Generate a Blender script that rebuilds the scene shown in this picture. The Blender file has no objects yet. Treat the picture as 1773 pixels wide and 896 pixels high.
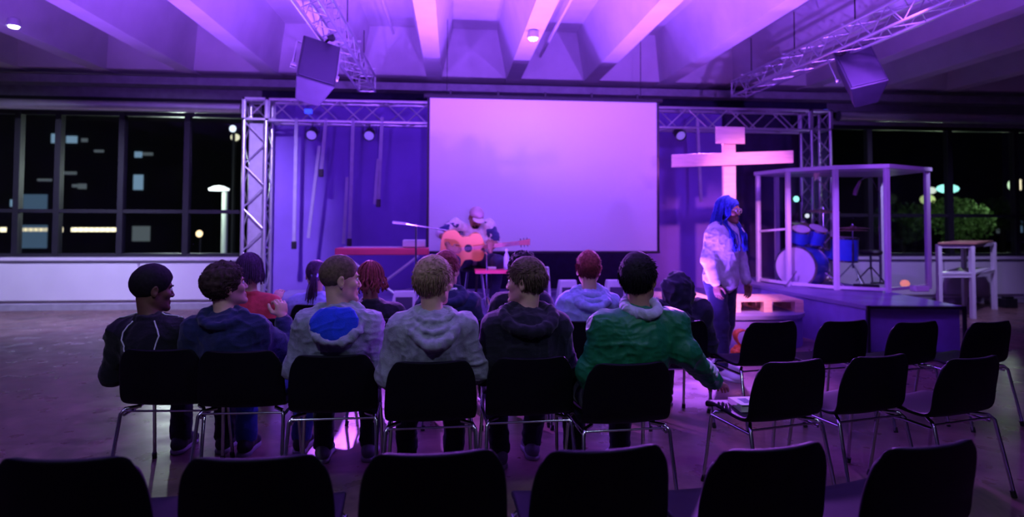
import bpy, bmesh, math, random
import numpy as np
from mathutils import Vector, Matrix, Euler
from mathutils.bvhtree import BVHTree
random.seed(7); RNG = np.random.default_rng(11)
PI = math.pi
R = math.radians
SC = bpy.context.scene
COL = SC.collection

# ------------------------------------------------------------------ camera
FPX, W, H = 1100.0, 1773.0, 896.0
EYE = Vector((0, 0, 1.5))
YAW, PITCH, ROLL = R(5.3), R(2.0), R(0.25)
HORIZON = 381.0
cam_d = bpy.data.cameras.new('camera'); cam = bpy.data.objects.new('camera', cam_d); COL.objects.link(cam)
cam_d.sensor_fit = 'HORIZONTAL'; cam_d.sensor_width = 36; cam_d.lens = FPX / W * 36
SHY = (HORIZON - (H / 2 + FPX * math.tan(PITCH))) / W
cam_d.shift_y = SHY
cam_d.clip_start = .05; cam_d.clip_end = 400
ROT = (Matrix.Rotation(-YAW, 3, 'Z') @ Matrix.Rotation(PI / 2 + PITCH, 3, 'X') @ Matrix.Rotation(ROLL, 3, 'Z'))
cam.location = EYE; cam.rotation_euler = ROT.to_euler()
cam_d.dof.use_dof = True; cam_d.dof.focus_distance = 3.5; cam_d.dof.aperture_fstop = 1.35
SC.camera = cam

def ray(px, py):
    return ROT @ Vector(((px - W / 2) / FPX, (H / 2 + SHY * W - py) / FPX, -1))
def PY(px, py, Y):
    d = ray(px, py); return EYE + d * (Y / d.y)
def PZ(px, py, z=0.0):
    d = ray(px, py); return EYE + d * ((z - EYE.z) / d.z)

# ------------------------------------------------------------------ world, exposure
vs = SC.view_settings
vs.view_transform = 'Standard'; vs.look = 'None'; vs.gamma = 1.0; vs.use_curve_mapping = False
vs.exposure = 0.0
world = bpy.data.worlds.new('night'); SC.world = world; world.use_nodes = True
world.node_tree.nodes['Background'].inputs[0].default_value = (.25, .22, .75, 1)
world.node_tree.nodes['Background'].inputs[1].default_value = .002
SC.cycles.max_bounces = 7; SC.cycles.transparent_max_bounces = 16
SC.cycles.sample_clamp_indirect = 4.0
SC.cycles.caustics_reflective = False; SC.cycles.caustics_refractive = False

VIOLET = (.34, .085, 1.0)
def aim(o, target):
    d = Vector(target) - o.location
    o.rotation_euler = d.to_track_quat('-Z', 'Y').to_euler()
def spot(name, loc, target, power, color, angle=70, blend=.8, radius=.06):
    l = bpy.data.lights.new(name, 'SPOT'); l.energy = power; l.color = color
    l.spot_size = R(angle); l.spot_blend = blend; l.shadow_soft_size = radius
    o = bpy.data.objects.new(name, l); COL.objects.link(o); o.location = loc; aim(o, target); return o
# stage wash from the hung trusses above, plus unseen spots added on single things
spot('wash_light', (-1.2, 4.6, 3.55), (0.6, 8.6, 1.4), 118, (.27, .10, 1.0), 80)
spot('wash_light', (3.9, 4.6, 3.55), (2.1, 8.6, 1.4), 118, (.27, .10, 1.0), 80)
spot('front_light', (1.3, 3.4, 3.7), (1.2, 8.0, .5), 60, (.50, .14, .95), 60)
spot('cross_fill', (3.1, 4.2, 3.5), (3.9, 8.1, 1.85), 1100, (1.0, .30, .70), 23)  # added pink spot that lifts the cross alone
spot('pallet_fill', (2.6, 4.4, 3.5), (3.3, 7.7, .5), 2000, (1.0, .34, .78), 20)  # added to brighten the pallets, no known lamp
spot('drum_light', (.6, 4.6, 3.5), (5.1, 9.0, .9), 1500, (.42, .12, 1.0), 20)  # added from the left to light the bass drum head
spot('guitar_fill', (-.3, 4.4, 3.5), (.35, 7.9, 1.15), 110, (1.0, .30, .55), 15)  # narrow pink spot added for guitarist and guitar
spot('drum_light', (3.9, 5.0, 3.5), (5.6, 8.8, 1.0), 420, (.36, .09, 1.0), 60)
# unseen spots added low down and behind the camera to brighten the concrete ceiling
for x, y, z, p in ((-3.2, 6.55, .08, 260), (-1.2, 6.55, .08, 420), (.4, 6.55, .08, 520), (2.0, 6.55, .08, 520), (-4.6, 6.0, .08, 200), (-.4, 5.5, .08, 400), (.9, 5.5, .08, 400), (2.0, 5.5, .08, 400)):
    spot('ceiling_fill', (x, y, z), (x * .9 + .1, y - .1, 4.2), p * 1.8, (.29, .082, 1.0), 112, 1.0)
for x, p in ((-2.4, 1200), (.6, 1500), (3.6, 1700)):
    spot('ceiling_fill', (x, -.6, 1.7), (x, 7.6, 4.3), p, (.30, .085, 1.0), 50, 1.0)  # added behind the camera, reaches the ceiling towards the stage
# lamps under the stage truss facing the audience
spot('audience_light', (-1.35, 8.75, 2.75), (.5, 3.7, 0), 2300, (.45, .11, 1.0), 40)
spot('audience_light', (3.55, 8.75, 2.75), (1.6, 3.4, 0), 1900, (.45, .11, 1.0), 56)
xt_ = PY(446, 300, 10.0).x
# unseen spots added to brighten the parapets and the left tower
spot('parapet_fill', (-2.2, 7.0, 3.6), (-4.6, 11, .5), 1150, (.50, .36, 1.0), 70)
spot('parapet_fill', (-6.0, 7.4, 3.6), (-7.0, 11, .5), 600, (.60, .60, 1.0), 80)
spot('parapet_fill', (7.4, 7.6, 3.6), (7.6, 11, .5), 420, (.50, .38, 1.0), 80)
spot('tower_fill', (-1.7, 6.9, .1), (xt_, 10.0, 1.7), 950, (.55, .16, 1.0), 50)  # added near the floor so the tower shows as a bright column
# room lamps behind the photographer (same sort as the two small ones seen on the ceiling)
for x, y, p in ((-1.7, 1.5, 92), (1.7, 1.4, 78)):
    spot('room_light', (x, y, 3.75), (x * .6, 3.5, .6), p, (.58, .66, 1.0), 90, 1.0, .12)

# ------------------------------------------------------------------ helpers: tagging
def tag(o, label=None, cat=None, group=None, kind=None):
    if label: o['label'] = label
    if cat: o['category'] = cat
    if group: o['group'] = group
    if kind: o['kind'] = kind
    return o
def empty(name, loc, rz=0.0):
    o = bpy.data.objects.new(name, None); o.empty_display_size = .1
    o.location = loc; o.rotation_euler = (0, 0, rz); COL.objects.link(o); return o
def copy_tree(o, parent=None):
    c = o.copy(); COL.objects.link(c); c.parent = parent
    for ch in o.children: copy_tree(ch, c)
    return c

# ------------------------------------------------------------------ materials
def mat(name, color, rough=.6, metal=0.0, var=0.0, vscale=8.0, bump=0.0, bscale=60.0, spec=.5, sheen=0.0, coat=0.0, stretch=(1, 1, 1)):
    m = bpy.data.materials.new(name); m.use_nodes = True
    nt = m.node_tree; b = nt.nodes['Principled BSDF']
    b.inputs['Base Color'].default_value = (*color, 1); b.inputs['Roughness'].default_value = rough
    b.inputs['Metallic'].default_value = metal; b.inputs['Specular IOR Level'].default_value = spec
    b.inputs['Sheen Weight'].default_value = sheen; b.inputs['Coat Weight'].default_value = coat
    tc = nt.nodes.new('ShaderNodeTexCoord'); mp = nt.nodes.new('ShaderNodeMapping')
    nt.links.new(tc.outputs['Object'], mp.inputs[0]); mp.inputs['Scale'].default_value = stretch
    n = nt.nodes.new('ShaderNodeTexNoise'); n.inputs['Scale'].default_value = vscale; n.inputs['Detail'].default_value = 5
    nt.links.new(mp.outputs[0], n.inputs['Vector'])
    r = nt.nodes.new('ShaderNodeValToRGB')
    lo = [max(0, c * (1 - var)) for c in color]; hi = [min(1, c * (1 + var)) for c in color]
    r.color_ramp.elements[0].position = .3; r.color_ramp.elements[1].position = .7
    r.color_ramp.elements[0].color = (*lo, 1); r.color_ramp.elements[1].color = (*hi, 1)
    nt.links.new(n.outputs['Fac'], r.inputs[0]); nt.links.new(r.outputs[0], b.inputs['Base Color'])
    if bump > 0:
        n2 = nt.nodes.new('ShaderNodeTexNoise'); n2.inputs['Scale'].default_value = bscale; n2.inputs['Detail'].default_value = 3
        nt.links.new(mp.outputs[0], n2.inputs['Vector'])
        bp = nt.nodes.new('ShaderNodeBump'); bp.inputs['Strength'].default_value = bump; bp.inputs['Distance'].default_value = .01
        nt.links.new(n2.outputs['Fac'], bp.inputs['Height']); nt.links.new(bp.outputs[0], b.inputs['Normal'])
    return m
def emit(name, color, strength):
    m = bpy.data.materials.new(name); m.use_nodes = True; nt = m.node_tree
    b = nt.nodes['Principled BSDF']; b.inputs['Base Color'].default_value = (*color, 1)
    b.inputs['Emission Color'].default_value = (*color, 1); b.inputs['Emission Strength'].default_value = strength
    return m
def glass(name, tint, refl=.5, rough=.0):
    m = bpy.data.materials.new(name); m.use_nodes = True; nt = m.node_tree; nt.nodes.clear()
    out = nt.nodes.new('ShaderNodeOutputMaterial'); mx = nt.nodes.new('ShaderNodeMixShader')
    tr = nt.nodes.new('ShaderNodeBsdfTransparent'); tr.inputs[0].default_value = (*tint, 1)
    gl = nt.nodes.new('ShaderNodeBsdfGlossy'); gl.inputs['Roughness'].default_value = rough; gl.inputs['Color'].default_value = (refl, refl, refl, 1)
    lw = nt.nodes.new('ShaderNodeLayerWeight'); lw.inputs[0].default_value = .35; fr = nt.nodes.new('ShaderNodeMapRange'); fr.inputs[3].default_value = .03; fr.inputs[4].default_value = .45; pw = nt.nodes.new('ShaderNodeMath'); pw.operation = 'POWER'; pw.inputs[1].default_value = 3; nt.links.new(lw.outputs['Facing'], pw.inputs[0]); nt.links.new(pw.outputs[0], fr.inputs[0])
    nt.links.new(fr.outputs[0], mx.inputs[0]); nt.links.new(tr.outputs[0], mx.inputs[1]); nt.links.new(gl.outputs[0], mx.inputs[2])
    nt.links.new(mx.outputs[0], out.inputs[0]); return m

M = dict(
    concrete=mat('painted_concrete', (.74, .72, .76), .8, var=.07, vscale=2.2, bump=.15, bscale=30),
    wallpaint=mat('pale_wall_paint', (.66, .66, .72), .6, var=.05, vscale=1.5),
    fascia=mat('grey_fascia', (.30, .30, .34), .7, var=.15),
    darkframe=mat('dark_window_frame', (.012, .012, .018), .5, var=.1),
    stagewall=mat('indigo_backdrop_cloth', (.22, .125, .52), .9, var=.12, vscale=1.2),
    blackcloth=mat('black_curtain_cloth', (.03, .02, .07), .95, var=.2),
    stagetop=mat('stage_top', (.24, .20, .42), .42, var=.18, vscale=3, bump=.1),
    stageskirt=mat('stage_skirt', (.26, .18, .56), .8, var=.15, vscale=4),
    alu=mat('brushed_aluminium', (.72, .72, .76), .32, metal=.85, var=.05),
    chrome=mat('chrome_tube', (.62, .62, .66), .16, metal=1.0, var=.02),
    screen=mat('projection_cloth', (.86, .84, .88), .75, var=.015, vscale=.7),
    blackmetal=mat('black_metal', (.02, .02, .025), .4, metal=.3, var=.1),
    speaker=mat('speaker_cabinet', (.045, .04, .07), .5, var=.15),
    grille=mat('speaker_grille', (.09, .075, .13), .45, metal=.4, bump=.4, bscale=200),
    chair=mat('chair_shell_black', (.004, .004, .008), .55, var=.15, vscale=14, bump=.08, bscale=180, spec=.16),
    rubber=mat('black_rubber', (.015, .015, .015), .6),
    pine=mat('pale_pine', (.88, .60, .44), .6, var=.10, vscale=5, stretch=(1, 1, 6), bump=.15),
    palletwood=mat('pallet_wood', (.85, .55, .42), .65, var=.12, vscale=6, stretch=(1, 5, 5), bump=.2),
    tablewood=mat('brown_table_top', (.42, .22, .16), .5, var=.15, stretch=(1, 6, 1)),
    whitemetal=mat('white_painted_metal', (.68, .66, .74), .4, var=.03),
    enclosure=mat('enclosure_frame_white', (.74, .70, .80), .4, var=.03),
    redplastic=mat('red_keyboard_case', (.85, .10, .16), .35, var=.05),
    orange=mat('orange_plastic', (.95, .17, .03), .45, var=.15, vscale=12),
    guitar=mat('orange_guitar_wood', (1.0, .42, .16), .3, var=.08, vscale=4, stretch=(1, 8, 1), coat=.4),
    guitarneck=mat('guitar_neck_wood', (.55, .20, .16), .4, var=.1),
    bluedrum=mat('blue_drum_shell', (.05, .12, .75), .3, var=.1, coat=.5),
    drumhead=mat('drum_head', (.82, .78, .84), .5, var=.04),
    cymbal=mat('cymbal_bronze', (.75, .45, .35), .3, metal=.8, var=.1),
    white=mat('white_plastic', (.85, .85, .88), .4, var=.03),
    paper=mat('paper', (.85, .82, .80), .7, var=.05),
    ink=mat('grey_print', (.22, .22, .30), .7, var=.3, vscale=40),
)
acrylic = glass('clear_acrylic', (.90, .90, .95), .7)
winglass = glass('window_glass', (.86, .88, .92), .55)

# ------------------------------------------------------------------ helpers: meshes
class MB:
    def __init__(s): s.v = []; s.f = []
    def add(s, vs_, fs_):
        n = len(s.v); s.v += [tuple(v) for v in vs_]; s.f += [tuple(i + n for i in f) for f in fs_]; return s
    def box(s, lo, hi):
        (a, b, c), (d, e, g) = lo, hi
        return s.add([(a, b, c), (d, b, c), (d, e, c), (a, e, c), (a, b, g), (d, b, g), (d, e, g), (a, e, g)],
                     [(0, 3, 2, 1), (4, 5, 6, 7), (0, 1, 5, 4), (1, 2, 6, 5), (2, 3, 7, 6), (3, 0, 4, 7)])
    def obox(s, c, ax, ay, az):
        c, ax, ay, az = map(Vector, (c, ax, ay, az)); V = []
        for k in (-1, 1):
            for i, j in ((-1, -1), (1, -1), (1, 1), (-1, 1)): V.append(c + ax * i + ay * j + az * k)
        return s.add(V, [(0, 3, 2, 1), (4, 5, 6, 7), (0, 1, 5, 4), (1, 2, 6, 5), (2, 3, 7, 6), (3, 0, 4, 7)])
    def bar(s, a, b, w, h, up=(0, 0, 1)):
        a, b = Vector(a), Vector(b); d = (b - a); L = d.length / 2; d.normalize()
        u = Vector(up); x = d.cross(u)
        if x.length < 1e-3: x = d.cross(Vector((1, 0, 0)))
        x.normalize(); u = x.cross(d)
        return s.obox((a + b) / 2, d * L, x * w / 2, u * h / 2)
    def tube(s, pts, r, n=10, caps=True):
        pts = [Vector(p) for p in pts]; rs = r if hasattr(r, '__len__') else [r] * len(pts)
        V = []; F = []; prev = None
        for i, p in enumerate(pts):
            if i == 0: t = pts[1] - p
            elif i == len(pts) - 1: t = p - pts[i - 1]
            else: t = (pts[i + 1] - p).normalized() + (p - pts[i - 1]).normalized()
            if t.length < 1e-9: t = Vector((0, 0, 1))
            t.normalize()
            if prev is None:
                x = t.cross(Vector((0, 0, 1)))
                if x.length < .05: x = t.cross(Vector((1, 0, 0)))
            else: x = prev - t * prev.dot(t)
            x.normalize(); prev = x; y = t.cross(x)
            for k in range(n):
                a = 2 * PI * k / n; V.append(p + (x * math.cos(a) + y * math.sin(a)) * rs[i])
        for i in range(len(pts) - 1):
            for k in range(n):
                k2 = (k + 1) % n; F.append((i * n + k, i * n + k2, (i + 1) * n + k2, (i + 1) * n + k))
        if caps: F.append(tuple(range(n - 1, -1, -1))); F.append(tuple((len(pts) - 1) * n + k for k in range(n)))
        return s.add(V, F)
    def cyl(s, a, b, r, n=24, r2=None): return s.tube([a, b], [r, r if r2 is None else r2], n)
    def lathe(s, prof, c=(0, 0, 0), axis=(0, 0, 1), n=32, caps=True):
        c = Vector(c); q = Vector(axis).to_track_quat('Z', 'Y'); V = []; F = []
        for (r, z) in prof:
            for k in range(n):
                a = 2 * PI * k / n; V.append(c + q @ Vector((r * math.cos(a), r * math.sin(a), z)))
        for i in range(len(prof) - 1):
            for k in range(n):
                k2 = (k + 1) % n; F.append((i * n + k, i * n + k2, (i + 1) * n + k2, (i + 1) * n + k))
        if caps: F.append(tuple(range(n - 1, -1, -1))); F.append(tuple((len(prof) - 1) * n + k for k in range(n)))
        return s.add(V, F)
    def prism(s, poly, z0, z1):
        n = len(poly)
        V = [(x, y, z0) for x, y in poly] + [(x, y, z1) for x, y in poly]
        return s.add(V, [tuple(range(n - 1, -1, -1)), tuple(range(n, 2 * n))] + [(i, (i + 1) % n, n + (i + 1) % n, n + i) for i in range(n)])
    def xf(s, m):
        s.v = [tuple(m @ Vector(v)) for v in s.v]; return s
    def build(s, name, m, parent=None, smooth=False, bevel=0.0):
        me = bpy.data.meshes.new(name); me.from_pydata(s.v, [], s.f); me.update()
        bm = bmesh.new(); bm.from_mesh(me); bmesh.ops.recalc_face_normals(bm, faces=bm.faces); bm.to_mesh(me); bm.free()
        o = bpy.data.objects.new(name, me); COL.objects.link(o); me.materials.append(m)
        if parent is not None: o.parent = parent
        if smooth: me.shade_smooth()
        if bevel > 0:
            md = o.modifiers.new('bevel', 'BEVEL'); md.width = bevel; md.segments = 2; md.limit_method = 'ANGLE'; md.angle_limit = R(40)
        return o
def smooth_obj(o, ang=40):
    me = o.data; me.shade_smooth()
    bm = bmesh.new(); bm.from_mesh(me)
    for e in bm.edges:
        if len(e.link_faces) == 2 and e.calc_face_angle(0) > R(ang): e.smooth = False
    bm.to_mesh(me); bm.free(); return o

# ------------------------------------------------------------------ implicit surfaces
class Field:
    """smooth unions of round cones and ellipsoids on a grid, turned into one surface"""
    def __init__(s, lo, hi, h):
        s.lo = np.array(lo, float); s.h = h
        s.n = np.ceil((np.array(hi) - s.lo) / h).astype(int) + 1
        s.ax = [s.lo[i] + h * np.arange(s.n[i]) for i in range(3)]
        s.f = np.full(tuple(s.n), .2, np.float32)
    def _blk(s, lo, hi, pad):
        a = np.clip(np.floor((np.minimum(lo, hi) - pad - s.lo) / s.h).astype(int), 0, s.n)
        b = np.clip(np.ceil((np.maximum(lo, hi) + pad - s.lo) / s.h).astype(int) + 1, 0, s.n)
        if np.any(b <= a): return None, None
        sl = tuple(slice(a[i], b[i]) for i in range(3))
        P = np.stack(np.meshgrid(*[s.ax[i][sl[i]] for i in range(3)], indexing='ij'), -1)
        return sl, P
    def _comb(s, sl, d, k, op):
        f = s.f[sl]
        if op == 'u':
            if k <= 0: s.f[sl] = np.minimum(f, d); return
            h = np.maximum(k - np.abs(f - d), 0) / k; s.f[sl] = np.minimum(f, d) - h * h * k * .25
        else:
            d = -d
            if k <= 0: s.f[sl] = np.maximum(f, d); return
            h = np.maximum(k - np.abs(f - d), 0) / k; s.f[sl] = np.maximum(f, d) + h * h * k * .25
    def rc(s, a, b, r1, r2, k=.02, op='u'):
        a = np.array(a, float); b = np.array(b, float); r = max(r1, r2)
        sl, P = s._blk(np.minimum(a, b) - r, np.maximum(a, b) + r, k + 2 * s.h)
        if sl is None: return s
        ba = b - a; L2 = max(ba @ ba, 1e-9); pa = P - a
        t = np.clip((pa @ ba) / L2, 0, 1); d = np.linalg.norm(pa - t[..., None] * ba, axis=-1) - (r1 + (r2 - r1) * t)
        s._comb(sl, d, k, op); return s
    def el(s, c, r, k=.02, rot=None, op='u'):
        c = np.array(c, float); r = np.array(r, float); m = max(r)
        sl, P = s._blk(c - m, c + m, k + 2 * s.h)
        if sl is None: return s
        p = P - c
        if rot is not None: p = p @ np.array(rot)
        k0 = np.linalg.norm(p / r, axis=-1); k1 = np.linalg.norm(p / (r * r), axis=-1) + 1e-9
        s._comb(sl, k0 * (k0 - 1) / k1, k, op); return s
    def cut(s, p0, n):
        p0 = np.array(p0, float); n = np.array(n, float); n /= np.linalg.norm(n)
        P0 = (s.ax[0][:, None, None] - p0[0]) * n[0] + (s.ax[1][None, :, None] - p0[1]) * n[1] + (s.ax[2][None, None, :] - p0[2]) * n[2]
        s.f = np.maximum(s.f, P0.astype(np.float32)); return s
    def mesh(s):
        f = s.f; f[0] = f[-1] = .1; f[:, 0] = f[:, -1] = .1; f[:, :, 0] = f[:, :, -1] = .1
        ins = f < 0; nx, ny, nz = f.shape
        cnt = np.zeros((nx - 1, ny - 1, nz - 1), np.int8)
        for i in (0, 1):
            for j in (0, 1):
                for k in (0, 1): cnt += ins[i:nx - 1 + i, j:ny - 1 + j, k:nz - 1 + k]
        I = np.argwhere((cnt > 0) & (cnt < 8)); idx = np.full(cnt.shape, -1, np.int64); idx[tuple(I.T)] = np.arange(len(I))
        acc = np.zeros((len(I), 3)); num = np.zeros(len(I))
        C = [(i, j, k) for i in (0, 1) for j in (0, 1) for k in (0, 1)]
        val = {c: f[I[:, 0] + c[0], I[:, 1] + c[1], I[:, 2] + c[2]] for c in C}
        for c in C:
            for ax in range(3):
                if c[ax] == 0:
                    d = list(c); d[ax] = 1; d = tuple(d); a, b = val[c], val[d]
                    mm = (a < 0) != (b < 0); t = np.where(mm, a / np.where(mm, a - b, 1), 0)
                    p = np.array(c, float)[None] + np.zeros((len(I), 3)); p[:, ax] += t
                    acc[mm] += p[mm]; num[mm] += 1
        V = s.lo + (I + acc / num[:, None]) * s.h
        F = []
        for ax in range(3):
            a = [slice(None)] * 3; b = [slice(None)] * 3; a[ax] = slice(0, -1); b[ax] = slice(1, None)
            x = ins[tuple(a)]; y = ins[tuple(b)]; E = np.argwhere(x != y); o1, o2 = [(1, 2), (2, 0), (0, 1)][ax]
            E = E[(E[:, o1] > 0) & (E[:, o2] > 0) & (E[:, o1] < f.shape[o1] - 1) & (E[:, o2] < f.shape[o2] - 1)]
            q = []
            for (u, v) in ((0, 0), (-1, 0), (-1, -1), (0, -1)):
                e = E.copy(); e[:, o1] += u; e[:, o2] += v; q.append(idx[tuple(e.T)])
            q = np.stack(q, 1); fl = x[tuple(E.T)]; q[~fl] = q[~fl][:, ::-1]; F.append(q)
        return V, np.concatenate(F)
def mesh_np(name, V, F, m, parent, smooth=True):
    me = bpy.data.meshes.new(name)
    me.vertices.add(len(V)); me.vertices.foreach_set('co', np.asarray(V, np.float32).ravel())
    me.loops.add(F.size); me.loops.foreach_set('vertex_index', F.astype(np.int32).ravel())
    me.polygons.add(len(F)); me.polygons.foreach_set('loop_start', np.arange(0, F.size, F.shape[1], dtype=np.int32))
    me.update(calc_edges=True); me.validate()
    if smooth: me.shade_smooth()
    me.materials.append(m); o = bpy.data.objects.new(name, me); COL.objects.link(o)
    if parent is not None: o.parent = parent
    return o
LAT = RNG.random((64, 64, 64)).astype(np.float32)
def vnoise(P):
    P = np.asarray(P); i = np.floor(P).astype(int); f = P - i; f = f * f * (3 - 2 * f); r = 0
    for a in (0, 1):
        for b in (0, 1):
            for c in (0, 1):
                w = (f[:, 0] if a else 1 - f[:, 0]) * (f[:, 1] if b else 1 - f[:, 1]) * (f[:, 2] if c else 1 - f[:, 2])
                r = r + w * LAT[(i[:, 0] + a) % 64, (i[:, 1] + b) % 64, (i[:, 2] + c) % 64]
    return r
def normals_of(V, F):
    d1 = V[F[:, 2]] - V[F[:, 0]]; d2 = V[F[:, 3]] - V[F[:, 1]]; n = np.cross(d1, d2); N = np.zeros_like(V)
    for k in range(4): np.add.at(N, F[:, k], n)
    return N / (np.linalg.norm(N, axis=1)[:, None] + 1e-12)
def cloth_disp(V, F, amp, seed, sc=9.0):
    """folds: ridged noise, stronger where two folds meet"""
    N = normals_of(V, F); q = V + (vnoise(V * 5 + seed)[:, None] - .5) * .12
    a = 1 - np.abs(2 * vnoise(q * np.array([sc, sc, sc * .55]) + seed * 3.1) - 1)
    b = 1 - np.abs(2 * vnoise(q * np.array([sc * 1.1, sc, sc * 2.0]) + seed * 1.7 + 9) - 1)
    return V + N * (amp * (a ** 3 * 1.2 + b ** 3 * .8 - .6))[:, None]

# ------------------------------------------------------------------ room shell
YW = 11.0                                   # wall with the window bands
ZC, ZR = 4.55, 3.82                         # slab underside, rib underside
def struct(name, mb, m, parent=None, **k):
    o = mb.build(name, m, parent, **k)
    if parent is None: o['kind'] = 'structure'
    return o
fm = bpy.data.materials.new('worn_brown_floor'); fm.use_nodes = True
nt = fm.node_tree; b = nt.nodes['Principled BSDF']
tc = nt.nodes.new('ShaderNodeTexCoord')
n1 = nt.nodes.new('ShaderNodeTexNoise'); n1.inputs['Scale'].default_value = 1.6; n1.inputs['Detail'].default_value = 10; n1.inputs['Roughness'].default_value = .68
n1.inputs['Distortion'].default_value = 1.2
n2 = nt.nodes.new('ShaderNodeTexNoise'); n2.inputs['Scale'].default_value = 5; n2.inputs['Detail'].default_value = 6
br = nt.nodes.new('ShaderNodeTexBrick'); br.inputs['Scale'].default_value = 1.0; br.inputs['Brick Width'].default_value = .9; br.inputs['Row Height'].default_value = .15
br.inputs['Mortar Size'].default_value = .004; br.inputs['Color1'].default_value = (.9, .9, .9, 1); br.inputs['Color2'].default_value = (1.12, 1.12, 1.12, 1); br.inputs['Mortar'].default_value = (.85, .85, .85, 1)
cr = nt.nodes.new('ShaderNodeValToRGB'); e = cr.color_ramp.elements
e[0].position = .32; e[0].color = (.075, .045, .042, 1); e[1].position = .72; e[1].color = (.30, .185, .155, 1)
mx = nt.nodes.new('ShaderNodeMix'); mx.data_type = 'RGBA'; mx.blend_type = 'MULTIPLY'; mx.inputs[0].default_value = .8
for n in (n1, n2, br): nt.links.new(tc.outputs['Object'], n.inputs['Vector'])
nt.links.new(n1.outputs['Fac'], cr.inputs[0]); nt.links.new(cr.outputs[0], mx.inputs[6]); mx.inputs[0].default_value = .25; nt.links.new(br.outputs[0], mx.inputs[7])
nt.links.new(mx.outputs[2], b.inputs['Base Color'])
rr = nt.nodes.new('ShaderNodeMapRange'); rr.inputs[1].default_value = .3; rr.inputs[2].default_value = .7; rr.inputs[3].default_value = .24; rr.inputs[4].default_value = .40
nt.links.new(n2.outputs['Fac'], rr.inputs[0]); nt.links.new(rr.outputs[0], b.inputs['Roughness'])
bp = nt.nodes.new('ShaderNodeBump'); bp.inputs['Strength'].default_value = .12; bp.inputs['Distance'].default_value = .01
nt.links.new(n2.outputs['Fac'], bp.inputs['Height']); nt.links.new(bp.outputs[0], b.inputs['Normal'])
struct('floor', MB().box((-9.5, -4, -.1), (12, YW + .2, 0)), fm)

# concrete waffle ceiling: slab, long tapering ribs, cross ribs
struct('ceiling', MB().box((-9.5, -4, ZC), (12, YW + .2, ZC + .15)), M['concrete'])
PITCHX = 1.30
X0 = PY(731, 0, 6.7).x + .02
rib_i = 0
def rib(x, name='ceiling_beam'):
    w, wt = .12, .30
    mb = MB(); prof = [(-wt, ZC + .02), (-w, ZR), (w, ZR), (wt, ZC + .02)]
    V = [(x + a, y, z) for y in (-4, YW - .3) for a, z in prof]
    mb.add(V, [(0, 1, 2, 3), (7, 6, 5, 4), (0, 4, 5, 1), (1, 5, 6, 2), (2, 6, 7, 3), (3, 7, 4, 0)])
    struct('ceiling_beam', mb, M['concrete'])
for i in range(-6, 8): rib(X0 + i * PITCHX)
for y in (1.6, 6.15, YW - .5):
    mb = MB(); prof = [(-.30, ZC + .02), (-.13, ZR + .12), (.13, ZR + .12), (.30, ZC + .02)]
    if y > 8: prof = [(-.42, ZC + .02), (-.12, ZR + .02), (.35, ZR + .02), (.35, ZC + .02)]
    V = [(x, y + a, z) for x in (-9.4, 11.9) for a, z in prof]
    mb.add(V, [(0, 1, 2, 3), (7, 6, 5, 4), (0, 4, 5, 1), (1, 5, 6, 2), (2, 6, 7, 3), (3, 7, 4, 0)])
    struct('ceiling_beam', mb, M['concrete'])

SILL = PY(200, 447, YW).z; HEAD = PY(200, 192, YW).z
# back wall: low parapet, header, solid piece behind the stage
struct('wall_back', MB().box((-9.5, YW, 0), (12, YW + .25, SILL)), M['wallpaint'])
mb = MB().box((-9.5, YW, HEAD), (12, YW + .25, ZC)); struct('wall_header', mb, M['fascia'])
xa, xb = PY(452, 300, YW).x, PY(1432, 300, YW).x
struct('wall_stage', MB().box((xa, YW - .02, 0), (xb, YW + .22, ZC)), M['blackcloth'])
struct('wall_left', MB().box((-9.6, -4, 0), (-9.5, YW + .2, ZC)), M['wallpaint'])
struct('wall_right', MB().box((12, -4, 0), (12.1, YW + .2, ZC)), M['fascia'])
struct('wall_rear', MB().box((-9.5, -4.1, 0), (12, -4, ZC)), M['fascia'])
# parapet cladding, sill board, skirting
for nm, x0, x1 in (('left', -9.5, xa), ('right', xb, 12)):
    struct('baseboard_' + nm, MB().box((x0, YW - .03, 0), (x1, YW, .10)), M['fascia'])
    struct('trim_1' if nm == 'left' else 'trim_2', MB().box((x0, YW - .10, SILL - .035), (x1, YW + .2, SILL + .012)), M['whitemetal'])
    n = 0; x = x0 + .04
    while x < x1 - .3:
        w = min(2.15, x1 - x - .05)
        struct('wall_panel', MB().box((x, YW - .06, .16), (x + w, YW - .001, SILL - .09)), M['wallpaint'], bevel=.008); x += w + .035
# curtain box and the grey pipe running above each window band, ledge of the service duct
mbp = MB().box((-9.5, YW - .55, 3.62), (12, YW - .25, 3.74)); struct('ceiling_ledge', mbp, M['fascia'])
struct('trim_3', MB().box((-9.5, YW - .02, HEAD + .12), (12, YW, HEAD + .22)), M['darkframe'])
for (pa, pb) in (((-60, 183), (418, 184)), ((1452, 204), (1850, 206))):
    a = PY(*pa, YW - .45); c = PY(*pb, YW - .45); a.z = c.z = (a.z + c.z) / 2
    t = MB().cyl(a, c, .085, 20).build('ventilation_pipe', M['alu'], smooth=False); smooth_obj(t)
    tag(t, 'long pale round duct above the %s window band' % ('left' if pa[0] < 500 else 'right'), 'pipe')
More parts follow.
